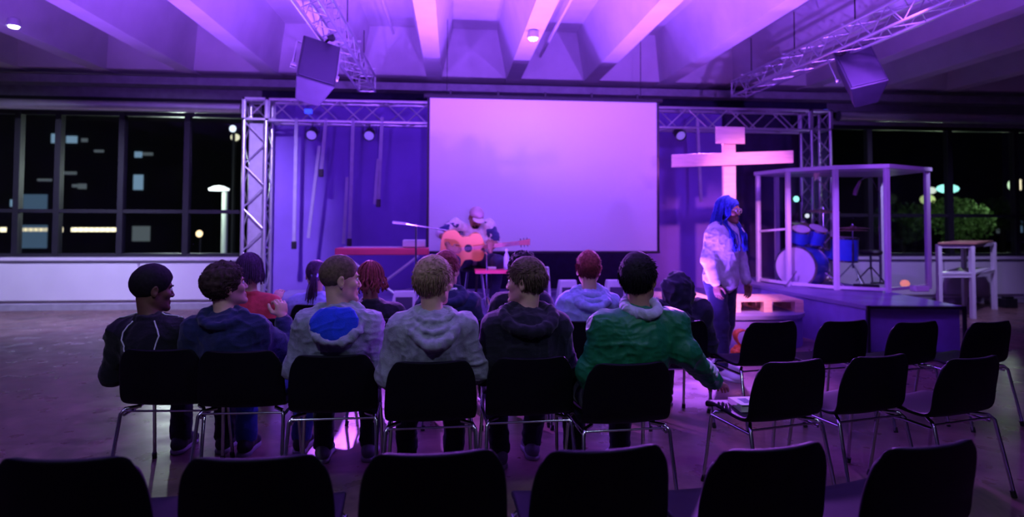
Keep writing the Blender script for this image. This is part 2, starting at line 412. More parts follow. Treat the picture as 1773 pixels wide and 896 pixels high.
# windows: frame with panes
def window(idx, x0, x1, mull, transom):
    fr = empty('window_%d' % idx, ((x0 + x1) / 2, YW + .1, SILL)); tag(fr, kind='structure')
    cx = (x0 + x1) / 2; f = MB()
    f.box((x0 - cx, -.04, 0), (x1 - cx, .06, .07)).box((x0 - cx, -.04, HEAD - SILL - .07), (x1 - cx, .06, HEAD - SILL))
    xs = [x0] + mull + [x1]
    for x in xs: f.box((x - cx - .045, -.05, 0), (x - cx + .045, .07, HEAD - SILL))
    f.box((x0 - cx, -.035, transom - .03), (x1 - cx, .05, transom + .03))
    f.build('window_frame', M['darkframe'], fr)
    for a, c in zip(xs[:-1], xs[1:]):
        MB().box((a - cx + .045, -.004, .07), (c - cx - .045, .004, HEAD - SILL - .07)).build('window_pane', winglass, fr)
    return fr
zt = PY(200, 366, YW).z - SILL
wx = [PY(p, 300, YW).x for p in (-150, -20, 95, 206, 320)]
window(1, -9.4, xa, [-8.2, -7.1] + [x for x in wx if x > -6.6], zt)
window(2, xb, 11.9, [PY(p, 300, YW).x for p in (1510, 1650, 1765, 1880)], zt)

# backdrop cloths behind the stage frame
YB = 10.45
def drape(name, x0, x1, z0, z1, y, m, waves, amp, label):
    mb = MB(); n = max(8, int((x1 - x0) * 30)); V = []; F = []
    for i in range(n + 1):
        x = x0 + (x1 - x0) * i / n
        yy = y + amp * math.sin(waves * 2 * PI * i / n + math.sin(i * .13)) + amp * .4 * math.sin(waves * 5.1 * i / n)
        V += [(x, yy, z0), (x, yy, z1)]
    for i in range(n): F.append((2 * i, 2 * i + 2, 2 * i + 3, 2 * i + 1))
    k = len(V); V2 = [(a, c + .006, d) for a, c, d in V]
    V += V2; F += [tuple(j + k for j in f[::-1]) for f in F]
    mb.add(V, F); o = mb.build(name, m, smooth=True); tag(o, label, 'curtain'); return o
za = .35
drape('backdrop_curtain', PY(466, 300, YB).x, PY(770, 300, YB).x, 0.0, 3.35, YB, M['stagewall'], 3, .008, 'deep indigo backdrop cloth hanging between left tower and projection screen')
drape('backdrop_curtain', PY(1120, 300, YB).x, PY(1250, 300, YB).x, 0.0, 3.4, YB, M['stagewall'], 1, .008, 'narrow indigo backdrop cloth just right of the projection screen')
drape('backdrop_curtain', PY(1252, 300, YB).x, PY(1425, 300, YB).x, 0.0, 3.4, YB + .1, M['blackcloth'], 5, .03, 'black cloth hanging behind the wooden cross and right tower')

# ------------------------------------------------------------------ stage
SH = .40
xl = PY(300, 500, 8).x
fl = PZ(455, 500, 0)
stage_l = PY(466, 500, 8).x
cr = PZ(1437, 549, SH)                       # rounded front corner
poly = [(stage_l - .3, 10.15), (stage_l - .3, 7.75)]
frontY = PZ(900, 553, SH).y
frontY = cr.y + .12
cxr = cr.x - .55
poly = [(stage_l - .3, 10.15), (stage_l - .3, frontY)]
for k in range(0, 10):
    a = -PI / 2 + PI / 2 * k / 9
    poly.append((cxr + .55 * math.cos(a), frontY + .55 + .55 * math.sin(a)))
poly.append((cxr + .55, 10.15))
st = empty('stage', (1.2, frontY, 0)); tag(st, kind='thing', label='low purple lit stage platform with rounded front corner below the screen', cat='stage')
T = Matrix.Translation((-1.2, -frontY, 0))
MB().prism(poly, SH - .05, SH).xf(T).build('stage_top', M['stagetop'], st, bevel=.004)
inn = [(x + (.02 if x < 0 else -.02), y + (.02 if y < 8 else 0)) for x, y in poly]
MB().prism(inn, 0, SH - .05).xf(T).build('stage_skirt', M['stageskirt'], st)
# drum riser (higher, angular)
RH = .56
rz = [PZ(1290, 489, RH), PZ(1365, 505, RH), PZ(1500, 529, RH), PZ(1666, 530, RH), PZ(1700, 503, RH), PZ(1560, 487, RH)]
ry = [(p.x, p.y) for p in rz]
ds = empty('drum_riser', (rz[2].x, rz[2].y, 0)); tag(ds, 'dark angular platform carrying the drum enclosure', 'stage platform', kind='thing')
T = Matrix.Translation((-rz[2].x, -rz[2].y, 0))
poly2 = [ry[0], ry[1], ry[2], ry[3], (ry[3][0] + .25, 9.0), (ry[3][0] + .2, 10.1), (ry[0][0], 10.3)]
poly2[0] = (max(ry[0][0], cxr + .57), ry[0][1]); poly2[6] = (poly2[0][0], 10.3)
poly2[1] = (max(ry[1][0], cxr + .57), ry[1][1])
MB().prism(poly2, RH - .05, RH).xf(T).build('stage_top', M['stagetop'], ds, bevel=.004)
cx_, cy_ = sum(p[0] for p in poly2) / 7, sum(p[1] for p in poly2) / 7
MB().prism([(cx_ + (x - cx_) * .985, cy_ + (y - cy_) * .985) for x, y in poly2], 0, RH - .05).xf(T).build('stage_skirt', M['stageskirt'], ds)
# framed front panel of the riser
f = MB(); a, c = Vector((*ry[2], 0)), Vector((*ry[3], 0)); off = Vector((0, -.03, 0))
f.bar(a + off + Vector((0, 0, RH - .02)), c + off + Vector((0, 0, RH - .02)), .03, .03); f.bar(a + off + Vector((0, 0, .03)), c + off + Vector((0, 0, .03)), .03, .03)
f.bar(a + off, a + off + Vector((0, 0, RH)), .03, .03); f.bar(c + off, c + off + Vector((0, 0, RH)), .03, .03)
f.xf(T).build('front_frame', M['blackmetal'], ds)

# ------------------------------------------------------------------ trusses
def truss_mb(a, b, size, rch=.025, rbr=.010, pitch=None, up=(0, 0, 1), tri=False):
    a, b = Vector(a), Vector(b); d = (b - a); L = d.length; d.normalize()
    u = Vector(up); x = d.cross(u).normalized(); u = x.cross(d).normalized(); h = size / 2
    cs = [(-h, -h), (h, -h), (h, h), (-h, h)] if not tri else [(-h, h), (h, h), (0, -h)]
    ch = MB(); br_ = MB()
    P = lambda t, c: a + d * t + x * c[0] + u * c[1]
    for c in cs: ch.tube([P(0, c), P(L, c)], rch, 10)
    n = max(2, round(L / (pitch or size * 1.05))); s = L / n
    for k in range(len(cs)):
        c, e_ = cs[k], cs[(k + 1) % len(cs)]
        for i in range(n):
            t0, t1 = i * s, (i + 1) * s
            A, B_ = (P(t0, c), P(t1, e_)) if i % 2 == 0 else (P(t0, e_), P(t1, c))
            br_.tube([A, B_], rbr, 6)
        br_.tube([P(0, c), P(0, e_)], rbr * 1.3, 6); br_.tube([P(L, c), P(L, e_)], rbr * 1.3, 6)
    return ch, br_
YT = 10.0
xtl = PY(446, 300, YT).x; xtr = PY(1412, 250, YT).x
ztop = PY(600, 180, YT).z; zbot = PY(600, 212, YT).z; zc = (ztop + zbot) / 2; ts = .32
def truss(name, a, b, size, label, cat='truss', up=(0, 0, 1), **k):
    e_ = empty(name, a); T = Matrix.Translation(-Vector(a)); ch, br_ = truss_mb(a, b, size, up=up, **k)
    o = ch.xf(T).build('chord', M['alu'], e_); smooth_obj(o); o = br_.xf(T).build('brace', M['alu'], e_); smooth_obj(o)
    tag(e_, label, cat); return e_
gantry = truss('stage_truss', (xtl + .2, YT, zc), (xtr - .2, YT, zc), ts, 'horizontal aluminium box truss spanning the stage between two towers')
for nm, x in (('left', xtl), ('right', xtr)):
    z0 = 0.0 if nm == 'left' else .56
    y = YT
    e_ = truss('truss_tower', (x, y, z0 + .03), (x, y, zc + .145), ts, 'upright aluminium truss tower at the %s end of the stage' % nm, up=(0, 1, 0), rch=.028)
    mb = MB().box((-.25, -.25, -.03), (.25, .25, -.018)); mb.build('base_plate', M['alu'], e_)
    mb = MB().box((-.19, -.19, zc - .19 - z0), (.19, .19, zc - .16 - z0)).box((-.19, -.19, zc + .12 - z0), (.19, .19, zc + .15 - z0))
    for i in (-1, 1):
        for j in (-1, 1): mb.box((i * .17 - .02, j * .17 - .02, zc - .19 - z0), (i * .17 + .02, j * .17 + .02, zc + .15 - z0))
    mb.build('corner_block', M['alu'], e_)
# white fabric sleeve inside left tower (it reads as a pale solid column)
tagd = MB().box((-.10, -.10, .02), (.10, .10, zc - .25)); o = tagd.build('tower_sleeve', mat('pale_tower_sleeve', (.30, .27, .36), .7, var=.1, vscale=10), None)
o.location = (xtl, YT, .05); tag(o, 'pale cloth sleeve standing inside the left truss tower', 'sleeve')

# two trusses hung from the ceiling, running towards the stage, with hanging rods
ZH = 3.46
for side, (nx, ny), (fx, fy) in (('left', (548, 0), (634, 148)), ('right', (1600, 0), (1290, 158))):
    far = PZ(fx, fy - 3, ZH); near = PZ(nx, max(ny, 0), ZH); xm = (far.x + near.x) / 2
    a, c = Vector((xm, 4.3, ZH)), Vector((xm, far.y, ZH))
    e_ = truss('hanging_truss', a, c, .22, 'slim aluminium truss hung from the ceiling on the %s of the screen' % side, rch=.016, rbr=.006)
    for k, y in enumerate((5.0, 6.3, 7.5, far.y - .4)):
        for dx in (-.0,):
            MB().tube([(dx, y - 4.3, .11), (dx, y - 4.3, ZR + .30 - ZH)], .007, 6).build('hanging_rod', M['blackmetal'], e_)
        MB().box((-.16, y - 4.3 - .012, .11), (.16, y - 4.3 + .012, .13)).build('clamp_bar', M['alu'], e_)
    # the speaker below it
    yS = 6.55
    spx = (545, 128) if side == 'left' else (1487, 135)
    p = PY(*spx, yS)
    sp = empty('hanging_speaker', (p.x, yS, p.z + .02))
    tag(sp, 'dark loudspeaker tilted down under the %s hanging truss' % side, 'speaker')
    sgn = 1 if side == 'left' else -1
    rot = Matrix.Rotation(R(28 * sgn), 4, 'Z') @ Matrix.Rotation(R(-30), 4, 'X') @ Matrix.Rotation(R(14 * sgn), 4, 'Y')
    # trapezoid cabinet: wide front (towards the audience), narrow back
    cab = MB(); w, wb, h, d = .19, .12, .29, .17
    V = [(-w, -d, -h), (w, -d, -h), (wb, d, -h), (-wb, d, -h), (-w, -d, h), (w, -d, h), (wb, d, h), (-wb, d, h)]
    cab.add(V, [(0, 3, 2, 1), (4, 5, 6, 7), (0, 1, 5, 4), (1, 2, 6, 5), (2, 3, 7, 6), (3, 0, 4, 7)])
    cab.xf(rot).build('cabinet', M['speaker'], sp, bevel=.012)
    MB().box((-w + .02, -d - .012, -h + .02), (w - .02, -d - .001, h - .02)).xf(rot).build('grille', M['grille'], sp, bevel=.006)
    k = MB(); k.tube([(-w - .03, 0, 0), (-w - .03, .0, h + .06), (w + .03, 0, h + .06), (w + .03, 0, 0)], .012, 8)
    k.cyl((-w - .05, 0, 0), (-w + .0, 0, 0), .03, 14); k.cyl((w + .05, 0, 0), (w - .0, 0, 0), .03, 14)
    k.xf(rot).build('bracket', M['alu'], sp)
    top = rot @ Vector((0, 0, h + .06)); tp = Vector((xm - p.x, 0, ZH - .11 - p.z - .02))
    MB().tube([top, tp], .014, 8).build('hanging_pole', M['blackmetal'], sp)
    MB().cyl(tp - Vector((0, .04, 0)), tp + Vector((0, .04, 0)), .035, 14).build('clamp', M['blackmetal'], sp)

# ------------------------------------------------------------------ projection screen
YS = 8.72
s0, s1 = PY(742, 172, YS), PY(1139, 176, YS); zb = (PY(745, 438, YS).z + PY(1139, 441, YS).z) / 2; zt_ = (s0.z + s1.z) / 2
sc_ = empty('projection_screen', ((s0.x + s1.x) / 2, YS, zb)); tag(sc_, 'big blank projection screen lit violet, hung in front of the stage truss', 'screen')
hw = (s1.x - s0.x) / 2; hh = zt_ - zb
MB().box((-hw, -.003, .03), (hw, .003, hh)).build('screen_cloth', M['screen'], sc_)
MB().box((-hw - .015, -.006, .01), (-hw + .02, .006, hh)).build('black_border', M['blackmetal'], sc_); MB().box((hw - .02, -.006, .01), (hw + .015, .006, hh)).build('black_border', M['blackmetal'], sc_)
MB().tube([(-hw - .02, 0, .02), (hw + .02, 0, .02)], .018, 12).build('bottom_rail', M['blackmetal'], sc_)
for i in (-1, 1): MB().tube([(i * (hw - .25), 0, hh + .05), (i * (hw - .25), 0, ZC - zb + .02)], .005, 6).build('suspension_wire', M['blackmetal'], sc_)
MB().tube([(-hw - .06, 0, hh + .03), (hw + .06, 0, hh + .03)], .03, 12).build('roller_case', M['blackmetal'], sc_)
for i in range(5):
    x = -hw + .3 + i * (2 * hw - .6) / 4
    MB().box((x - .015, -.02, hh + .02), (x + .015, .02, hh + .11)).build('hanger', M['blackmetal'], sc_)

# hanging lamp cans, straps, cable bundles below the stage truss
def can(px, py, label):
    p = PY(px, py, YT - .1); e_ = empty('stage_lamp', p); tag(e_, label, 'stage lamp')
    q = Matrix.Rotation(R(35), 4, 'X')
    mb = MB().lathe([(.055, .10), (.075, .08), (.085, -.02), (.085, -.10), (.078, -.10), (.070, -.04), (.01, -.03)], n=24, axis=(0, 0, 1)).xf(Matrix.Rotation(R(-62), 4, 'X'))
    o = mb.build('lamp_housing', M['blackmetal'], e_); smooth_obj(o)
    o = MB().lathe([(.001, 0), (.045, -.003), (.072, -.012), (.072, -.02), (.001, -.03)], c=(0, 0, 0), n=24).xf(Matrix.Rotation(R(-62), 4, 'X') @ Matrix.Translation((0, 0, -.06))).build('lens', emit('lamp_lens_%d' % px, (.42, .25, .95), .35), e_); smooth_obj(o)
    zz = zbot - p.z
    MB().tube([(-.10, 0, 0), (-.10, 0, zz * .5), (.10, 0, zz * .5), (.10, 0, 0)], .006, 6).tube([(0, 0, zz * .5), (0, 0, zz + .02)], .008, 6).build('yoke', M['blackmetal'], e_)
can(541, 231, 'dim round stage lamp under the truss, leftmost of them'); can(640, 232, 'round glowing stage lamp under the truss between two hanging straps')
can(1176, 232, 'round stage lamp under the truss above the wooden cross arm')
strapm = mat('grey_webbing', (.34, .32, .44), .6, var=.1)
straps = [(514, 216, 509, 425, 'first from the left tower'), (565, 216, 556, 300, 'short grey strap'), (612, 216, 605, 420, ''), (662, 214, 655, 352, ''), (1206, 216, 1214, 350, '')]
slab = ['long grey strap with loose end hanging nearest the left tower', 'short grey cable bundle hanging next to the dim stage lamp',
        'long grey strap hanging just left of the glowing stage lamp', 'bright grey strap hanging closest to the projection screen', 'thin grey strap hanging behind the left arm of the wooden cross']
for i, (x0, y0, x1, y1, _) in enumerate(straps):
    a, c = PY(x0, y0, YT - .145), PY(x1, y1, YT - .145); e_ = empty('hanging_strap', a); tag(e_, slab[i], 'strap')
    L = (c - a)
    MB().bar((0, -.03, .09), L, .05, .02, up=(0, 1, 0)).build('strap_band', strapm, e_)
    if i < 4: MB().box((-.035, -.03, -.06), (.035, .03, .06)).xf(Matrix.Translation(L)).build('plug', M['blackmetal'], e_, bevel=.01)
    if i in (1, 2, 3):
        dx = -.03 if i < 3 else .0
        MB().bar(L * .45 + Vector((dx - .03, -.04, 0)), L * (2.3 if i == 1 else 1.0) + Vector((dx - .05, -.04, -.02)), .045, .02, up=(0, 1, 0)).build('cable_bundle', strapm, e_)
bl = MB().box((-.05, -.04, -.03), (.05, .04, .03)).build('blue_indicator_lamp', emit('blue_led', (.03, .06, 1), 1.6)); bl.location = PY(534, 193, YT - .2); tag(bl, 'small blue lamp glowing inside the stage truss', 'lamp')
bl = MB().box((-.035, -.03, -.03), (.035, .03, .03)).build('blue_indicator_lamp', emit('blue_led_dim', (.06, .08, 1), 1.2)); bl.location = (xtr + .17, YT, zc + .183); tag(bl, 'small blue light above the right truss tower', 'lamp')

# ceiling lamps (small white) and ceiling conduits
def ceiling_lamp(px, py, z, label, power):
    p = PZ(px, py, z); e_ = empty('ceiling_lamp', p); tag(e_, label, 'ceiling lamp', group='small white ceiling lamps')
    o = MB().lathe([(.03, .10), (.06, .08), (.075, 0), (.065, -.005), (.001, -.004)], n=24).build('lamp_housing', M['whitemetal'], e_); smooth_obj(o)
    o = MB().lathe([(.001, -.005), (.055, -.006), (.045, -.022), (.001, -.03)], n=24).build('bulb', emit('lamp_glow_%d' % px, (.85, 1.0, .92), 26), e_); smooth_obj(o)
    l = bpy.data.lights.new('lamp', 'SPOT'); l.energy = power; l.color = (.82, 1.0, .90); l.spot_size = R(150); l.spot_blend = 1; l.shadow_soft_size = .05
    lo = bpy.data.objects.new('lamp_beam', l); COL.objects.link(lo); lo.parent = e_; lo.location = (0, 0, -.05)
ceiling_lamp(24, 45, ZR - .10, 'glaring white ceiling lamp in the dim upper left corner', 26)
ceiling_lamp(923, 66, ZR - .10, 'glaring white ceiling lamp on the rib above the screen', 14)
for (px0, px1) in ((958, 905), (985, 940)):
    a = PZ(px0, 2, ZR + .35); c = PZ(px1, 118, ZR + .35)
    o = MB().tube([(a.x + .02, 3.0, ZR + .36), (a.x + .02, YW - .6, ZR + .36)], .022, 10).build('ceiling_conduit', M['concrete']); smooth_obj(o)
    tag(o, 'thin painted conduit along the ceiling bay %s' % ('beside the lit lamp rib' if px0 == 958 else 'furthest from the lit lamp rib'), 'conduit')
o = MB().tube([(PZ(672, 60, 4.2).x, 3.0, 4.45), (PZ(672, 60, 4.2).x, YW - .6, 4.45)], .018, 8).build('ceiling_conduit', M['concrete']); tag(o, 'thin painted conduit in the ceiling bay right of the left hanging truss', 'conduit')

# ------------------------------------------------------------------ wooden cross on a stand
Yc = 8.1
cb = PZ(1262, 500, SH); X = PY(1262, 300, Yc).x
cro = empty('wooden_cross', (X, Yc, SH)); tag(cro, 'tall pale pine cross with square head block standing on the stage', 'cross')
def zat(py): return PY(1262, py, Yc).z - SH
px_m = (PY(1370, 270, Yc).x - PY(1162, 270, Yc).x) / 208
MB().box((-.085, -.03, .03), (.085, .03, zat(222))).build('post', M['pine'], cro, bevel=.006)
zl, zr_ = zat(281), zat(271)
m = MB(); V = []
xl_, xr_ = -100 * px_m, 108 * px_m
hb = 10.5 * px_m
m.add([(xl_, -.075, zl - hb), (xr_, -.075, zr_ - hb), (xr_, -.075, zr_ + hb), (xl_, -.075, zl + hb), (xl_, -.03, zl - hb), (xr_, -.03, zr_ - hb), (xr_, -.03, zr_ + hb), (xl_, -.03, zl + hb)],
      [(0, 1, 2, 3), (7, 6, 5, 4), (0, 4, 5, 1), (1, 5, 6, 2), (2, 6, 7, 3), (3, 7, 4, 0)])
m.build('cross_arm', M['pine'], cro, bevel=.006)
MB().box((-25 * px_m, -.06, zat(250)), (25 * px_m, -.03, zat(222) + .01)).build('head_board', M['pine'], cro, bevel=.006)
MB().box((-.30, -.05, 0), (.30, .05, .05)).box((-.05, -.30, 0), (.05, .30, .05)).build('foot', M['pine'], cro, bevel=.005)

# ------------------------------------------------------------------ pallets on the stage
def pallet(x, y, z, w, d, rzz, label):
    e_ = empty('pallet', (x, y, z), rzz); tag(e_, label, 'pallet')
    n = 7; bw = d / n
    for i in range(n): MB().box((-w / 2, i * bw + .006, .125), (w / 2, (i + 1) * bw - .006, .148)).build('deck_board', M['palletwood'], e_)
    for xx in (-w / 2 + .05, 0, w / 2 - .05):
        for yy in (.06, d / 2, d - .06): MB().box((xx - .05, yy - .06, .02), (xx + .05, yy + .06, .10)).build('block', M['palletwood'], e_)
        MB().box((xx - .05, 0, 0), (xx + .05, d, .02)).build('runner', M['palletwood'], e_)
    for xx in (-w / 2 + .05, 0, w / 2 - .05): MB().box((xx - .05, 0, .10), (xx + .05, d, .125)).build('stringer', M['palletwood'], e_)
a, c = PZ(1283, 541, SH), PZ(1380, 541, SH)
pallet((a.x + c.x) / 2 - .02, c.y, SH + .001, .86, .62, R(-4), 'pale wooden pallet lying on the stage just right of the standing woman')
p = PZ(1215, 535, SH); pallet(p.x - .25, p.y + .02, SH + .001, .74, .58, R(0), 'pale wooden pallet lying on the stage just left of the standing woman')

# ------------------------------------------------------------------ drum enclosure
posts = [(1314, 488), (1366, 496), (1449, 503), (1538, 507), (1608, 500)]
PP = [PZ(px, py, RH) for px, py in posts]
ztp = PY(1449, 294, PP[2].y).z
enc = empty('drum_enclosure', (PP[2].x, PP[2].y, RH)); tag(enc, 'open sided drum booth of white posts, clear panels and flat white canopy', 'drum enclosure')
o_ = Vector((PP[2].x, PP[2].y, RH)); hE = ztp - RH
for i, p in enumerate(PP):
    MB().box((p.x - o_.x - .03, p.y - o_.y - .03, 0), (p.x - o_.x + .03, p.y - o_.y + .03, hE)).build('post', M['enclosure'], enc, bevel=.004)
back = [Vector((PP[4].x + .1, min(9.6, PP[4].y + 1.1), RH)), Vector((PP[0].x + .45, PP[0].y + .28, RH))]
for p in back: MB().box((p.x - o_.x - .03, p.y - o_.y - .03, 0), (p.x - o_.x + .03, p.y - o_.y + .03, hE)).build('post', M['enclosure'], enc)
for a, c in zip(PP[:-1], PP[1:]):
    a2, c2 = a - o_, c - o_
    MB().bar(a2 + Vector((0, 0, hE / 2 + .02)), c2 + Vector((0, 0, hE / 2 + .02)), .006, hE - .1).build('clear_panel', acrylic, enc)
    MB().bar(a2 + Vector((0, 0, .04)), c2 + Vector((0, 0, .04)), .03, .04).build('bottom_rail', M['enclosure'], enc)
a2, c2 = PP[0] - o_, PP[1] - o_
MB().bar(a2 + Vector((0, .05, hE * .47)), c2 + Vector((0, .05, hE * .50)), .03, .03).build('side_rail', M['enclosure'], enc)
cen = sum(((p - o_) for p in PP + back), Vector()) / 7
rp = [(p - o_) for p in PP + back]; rp = [((q.x - cen.x) * 1.06 + cen.x, (q.y - cen.y) * 1.06 + cen.y) for q in rp]
MB().prism(rp, hE, hE + .055).build('canopy', M['enclosure'], enc, bevel=.006)

# drum kit
def at(px, py, Y, z=None):
    p = PY(px, py, Y)
    if z is not None: p.z = z
    return p
kx = PY(1378, 460, 9.15); K = empty('drum_kit', (kx.x, 9.15, RH)); tag(K, 'blue drum kit with white bass drum head inside the clear booth', 'drum kit')
def L(px, py, Y): return PY(px, py, Y) - Vector((kx.x, 9.15, RH))
def drum(name, c, axis, r, d, parent, head_up=True):
    q = Vector(axis).normalized()
    sh = MB().lathe([(r, -d / 2), (r, d / 2)], c, axis, 32).build(name, M['bluedrum'], parent); smooth_obj(sh)
    for s in (-1, 1):
        cc = Vector(c) + q * (s * d / 2)
        o = MB().lathe([(.001, 0), (r * .96, 0), (r * .96, .006), (.001, .006)], cc + q * (.002 if s > 0 else -.008), axis, 32).build('drum_head', M['drumhead'], sh); smooth_obj(o)
        o = MB().lathe([(r * .95, -.012), (r * 1.04, -.012), (r * 1.04, .014), (r * .95, .014), (r * .95, -.012)], cc, axis, 32, False).build('hoop', M['chrome'], sh); smooth_obj(o)
    return sh
bd = drum('bass_drum', L(1388, 462, 9.0), (-.95, -.72, .03), .30, .42, K)
drum('tom_drum', L(1385, 408, 8.95), (-.1, -.5, 1), .13, .20, K); drum('tom_drum', L(1412, 408, 9.0), (.1, -.5, 1), .14, .22, K)
drum('floor_tom', L(1462, 432, 9.1), (0, -.05, 1), .19, .34, K); drum('snare_drum', L(1430, 440, 9.35), (0, 0, 1), .17, .13, K)
for dx in (-.1, .1):
    c = Vector(L(1388, 462, 9.0)); MB().tube([c + Vector((dx * 2.4, -.2 + dx * .8, -.05)), Vector((c.x + dx * 4.4, c.y - .34, .005))], .011, 8).build('spur', M['chrome'], K)
def cymbal(px, py, Y, r, tilt=(0, -.1, 1)):
    c = L(px, py, Y); o = MB().lathe([(.001, .028), (.02, .024), (.045, .006), (r * .6, .0), (r, -.014), (r, -.018), (r * .6, -.005), (.001, .018)], c, tilt, 32).build('cymbal', M['cymbal'], K); smooth_obj(o)
    s = MB().tube([c + Vector((0, 0, .05)), Vector((c.x, c.y, .35))], .010, 8).tube([Vector((c.x, c.y, .6)), Vector((c.x, c.y, .25))], .015, 8)
    for k in range(3):
        a = 2 * PI * k / 3 + .4; s.tube([Vector((c.x, c.y, .32)), Vector((c.x + .26 * math.cos(a), c.y + .26 * math.sin(a), .008))], .008, 6)
    s.build('cymbal_stand', M['chrome'], K)
cymbal(1425, 365, 9.2, .24); cymbal(1476, 394, 8.9, .22, (0, .02, 1)); cymbal(1476, 398, 8.9, .20, (0, .02, 1)); cymbal(1392, 388, 9.3, .2, (.1, -.2, 1))
e_ = empty('drum_stool', L(1508, 480, 9.2) + Vector((kx.x, 9.15, RH))); e_.location.z = RH; tag(e_, 'round black drum stool behind the cymbal stands', 'stool')
o = MB().lathe([(.001, .50), (.15, .50), (.165, .47), (.15, .43), (.001, .43)]).build('seat', M['blackmetal'], e_); smooth_obj(o)
MB().tube([(0, 0, .43), (0, 0, .2)], .015, 8).build('pole', M['chrome'], e_)
for k in range(3): MB().tube([(0, 0, .25), (.22 * math.cos(k * 2.1), .22 * math.sin(k * 2.1), .01)], .01, 6).build('leg', M['chrome'], e_)
# overhead microphone on boom inside the booth
p0 = PY(1482, 332, 8.9); e_ = empty('boom_microphone', (p0.x + .5, 9.1, RH)); tag(e_, 'pinkish microphone on a curved boom arm hanging inside the drum booth', 'microphone')
lp = p0 - e_.location; tp = PY(1489, 314, 8.9) - e_.location
o = MB().tube([lp + Vector((-.02, 0, -.05)), lp + Vector((.0, 0, .02)), tp], [.028, .03, .018], 12).build('microphone', mat('mic_pink', (.8, .35, .6), .4), e_); smooth_obj(o)
MB().tube([tp, tp + Vector((.1, .05, .05)), tp + Vector((.25, .1, .07)), (0, 0, 1.38), (0, 0, .02)], .010, 8).build('boom_stand', M['chrome'], e_)
MB().lathe([(.001, .02), (.13, .015), (.13, 0), (.001, 0)]).build('base', M['blackmetal'], e_)
# bits on the booth floor: orange lamp, white box, pedal box
o = MB().lathe([(.001, .10), (.04, .09), (.065, .05), (.05, .01), (.001, 0)], n=20).build('orange_salt_lamp', emit('orange_glow', (1, .30, .22), .9)); smooth_obj(o); p = PZ(1567, 497, RH); o.location = p; tag(o, 'small glowing orange pink lamp on the drum riser', 'lamp')
o = MB().box((-.10, -.06, 0), (.10, .06, .08)).build('grey_case', M['white'], bevel=.01); o.location = PZ(1592, 505, RH); tag(o, 'small pale box on the drum riser beside the glowing lamp', 'box')
o = MB().box((-.14, -.09, 0), (.14, .09, .06)).build('pedal_board', M['blackmetal'], bevel=.01); o.location = PZ(1500, 500, RH); tag(o, 'flat dark pedal box on the riser behind the booth panel', 'pedal')

# ------------------------------------------------------------------ tall table by the right window
pb = [PZ(1628, 533, 0), PZ(1681, 540, 0)]
Yt = 9.2
tl = PY(1627, 420, Yt); tr = PY(1680, 420, Yt); e_ = empty('bar_table', ((tl.x + tr.x) / 2, Yt, 0)); tag(e_, 'tall table with white square frame, shelf and brown top by the right windows', 'table')
w = (tr.x - tl.x) / 2 + .02; d = .95; h = tl.z
sh_ = PY(1718, 430, Yt + .95).x - tr.x
for (x, y) in ((-w, 0), (w, 0), (-w + sh_, d), (w + sh_, d)): MB().box((x - .03, y - .03, 0), (x + .03, y + .03, h - .03)).build('leg', M['whitemetal'], e_)
top = [(-w - .05, -.05), (w + .05, -.05), (w + sh_ + .05, d + .05), (-w + sh_ - .05, d + .05)]
MB().prism(top, h - .03, h).build('table_top', M['tablewood'], e_, bevel=.004)
MB().prism([(a * .96, c * .96 + .02) for a, c in top], h * .58, h * .58 + .03).build('shelf', M['whitemetal'], e_)
f = MB()
for z in (h - .06, h * .56): f.bar((-w, 0, z), (w, 0, z), .04, .05); f.bar((w, 0, z), (w + sh_, d, z), .04, .05); f.bar((-w, 0, z), (-w + sh_, d, z), .04, .05)
f.build('frame_rail', M['whitemetal'], e_)
o = MB().box((-.12, -.08, .0), (.12, .08, .16)).box((-.08, -.05, .16), (.08, .05, .2)).build('floor_box', M['blackmetal'], bevel=.01); o.location = PZ(1745, 533, 0); tag(o, 'small black box on the floor under the right windows', 'box')

# ------------------------------------------------------------------ keyboard, stand, mic stands, small stage items
Yk = 8.0
a, c = PY(580, 435, Yk), PY(742, 436, Yk); e_ = empty('keyboard_piano', ((a.x + c.x) / 2, Yk, SH)); tag(e_, 'long red digital piano on a crossed metal stand', 'keyboard')
w = (c.x - a.x) / 2; hz = a.z - SH
MB().box((-w, -.02, hz - .05), (w, .28, hz + .035)).build('case', M['redplastic'], e_, bevel=.01)
MB().box((-w + .08, .12, hz + .035), (w - .08, .25, hz + .045)).build('keys', M['white'], e_)
for s in (-1, 1):
    o = MB().tube([(s * .45, 0, hz - .06), (-s * .35, 0, .03)], .018, 8).tube([(-s * .35, -.15, .02), (-s * .35, .3, .02)], .018, 8).build('stand_leg', M['alu'], e_); smooth_obj(o)
o = MB().box((-.14, -.08, 0), (.14, .08, .09)).build('white_mixer', M['white'], bevel=.01); p = PY(716, 430, Yk); o.location = (p.x, Yk + .12, SH + hz + .046); tag(o, 'small pale mixer box standing on the red keyboard', 'mixer')
def tripod(x, y, z, pts, label, mic=True, name='microphone_stand'):
    e_ = empty(name, (x, y, z)); tag(e_, label, 'microphone stand')
    hgt = pts[0][2]
    MB().tube([(0, 0, .1), (0, 0, hgt)], .011, 8).build('pole', M['chrome'], e_)
    for k in range(3): a = 2 * PI * k / 3 + .7; MB().tube([(0, 0, .20), (.28 * math.cos(a), .28 * math.sin(a), .01)], .009, 6).build('leg', M['chrome'], e_)
    MB().tube(pts, .008, 8).build('boom', M['chrome'], e_)
    d = (Vector(pts[-1]) - Vector(pts[-2])).normalized(); t = Vector(pts[-1])
    o = MB().tube([t, t + d * .10, t + d * .11, t + d * .15], [.014, .018, .026, .020], 12).build('microphone', M['blackmetal'], e_); smooth_obj(o)
    return e_
pm = PY(720, 470, 7.75); hp = PY(745, 392, 7.75).z - SH
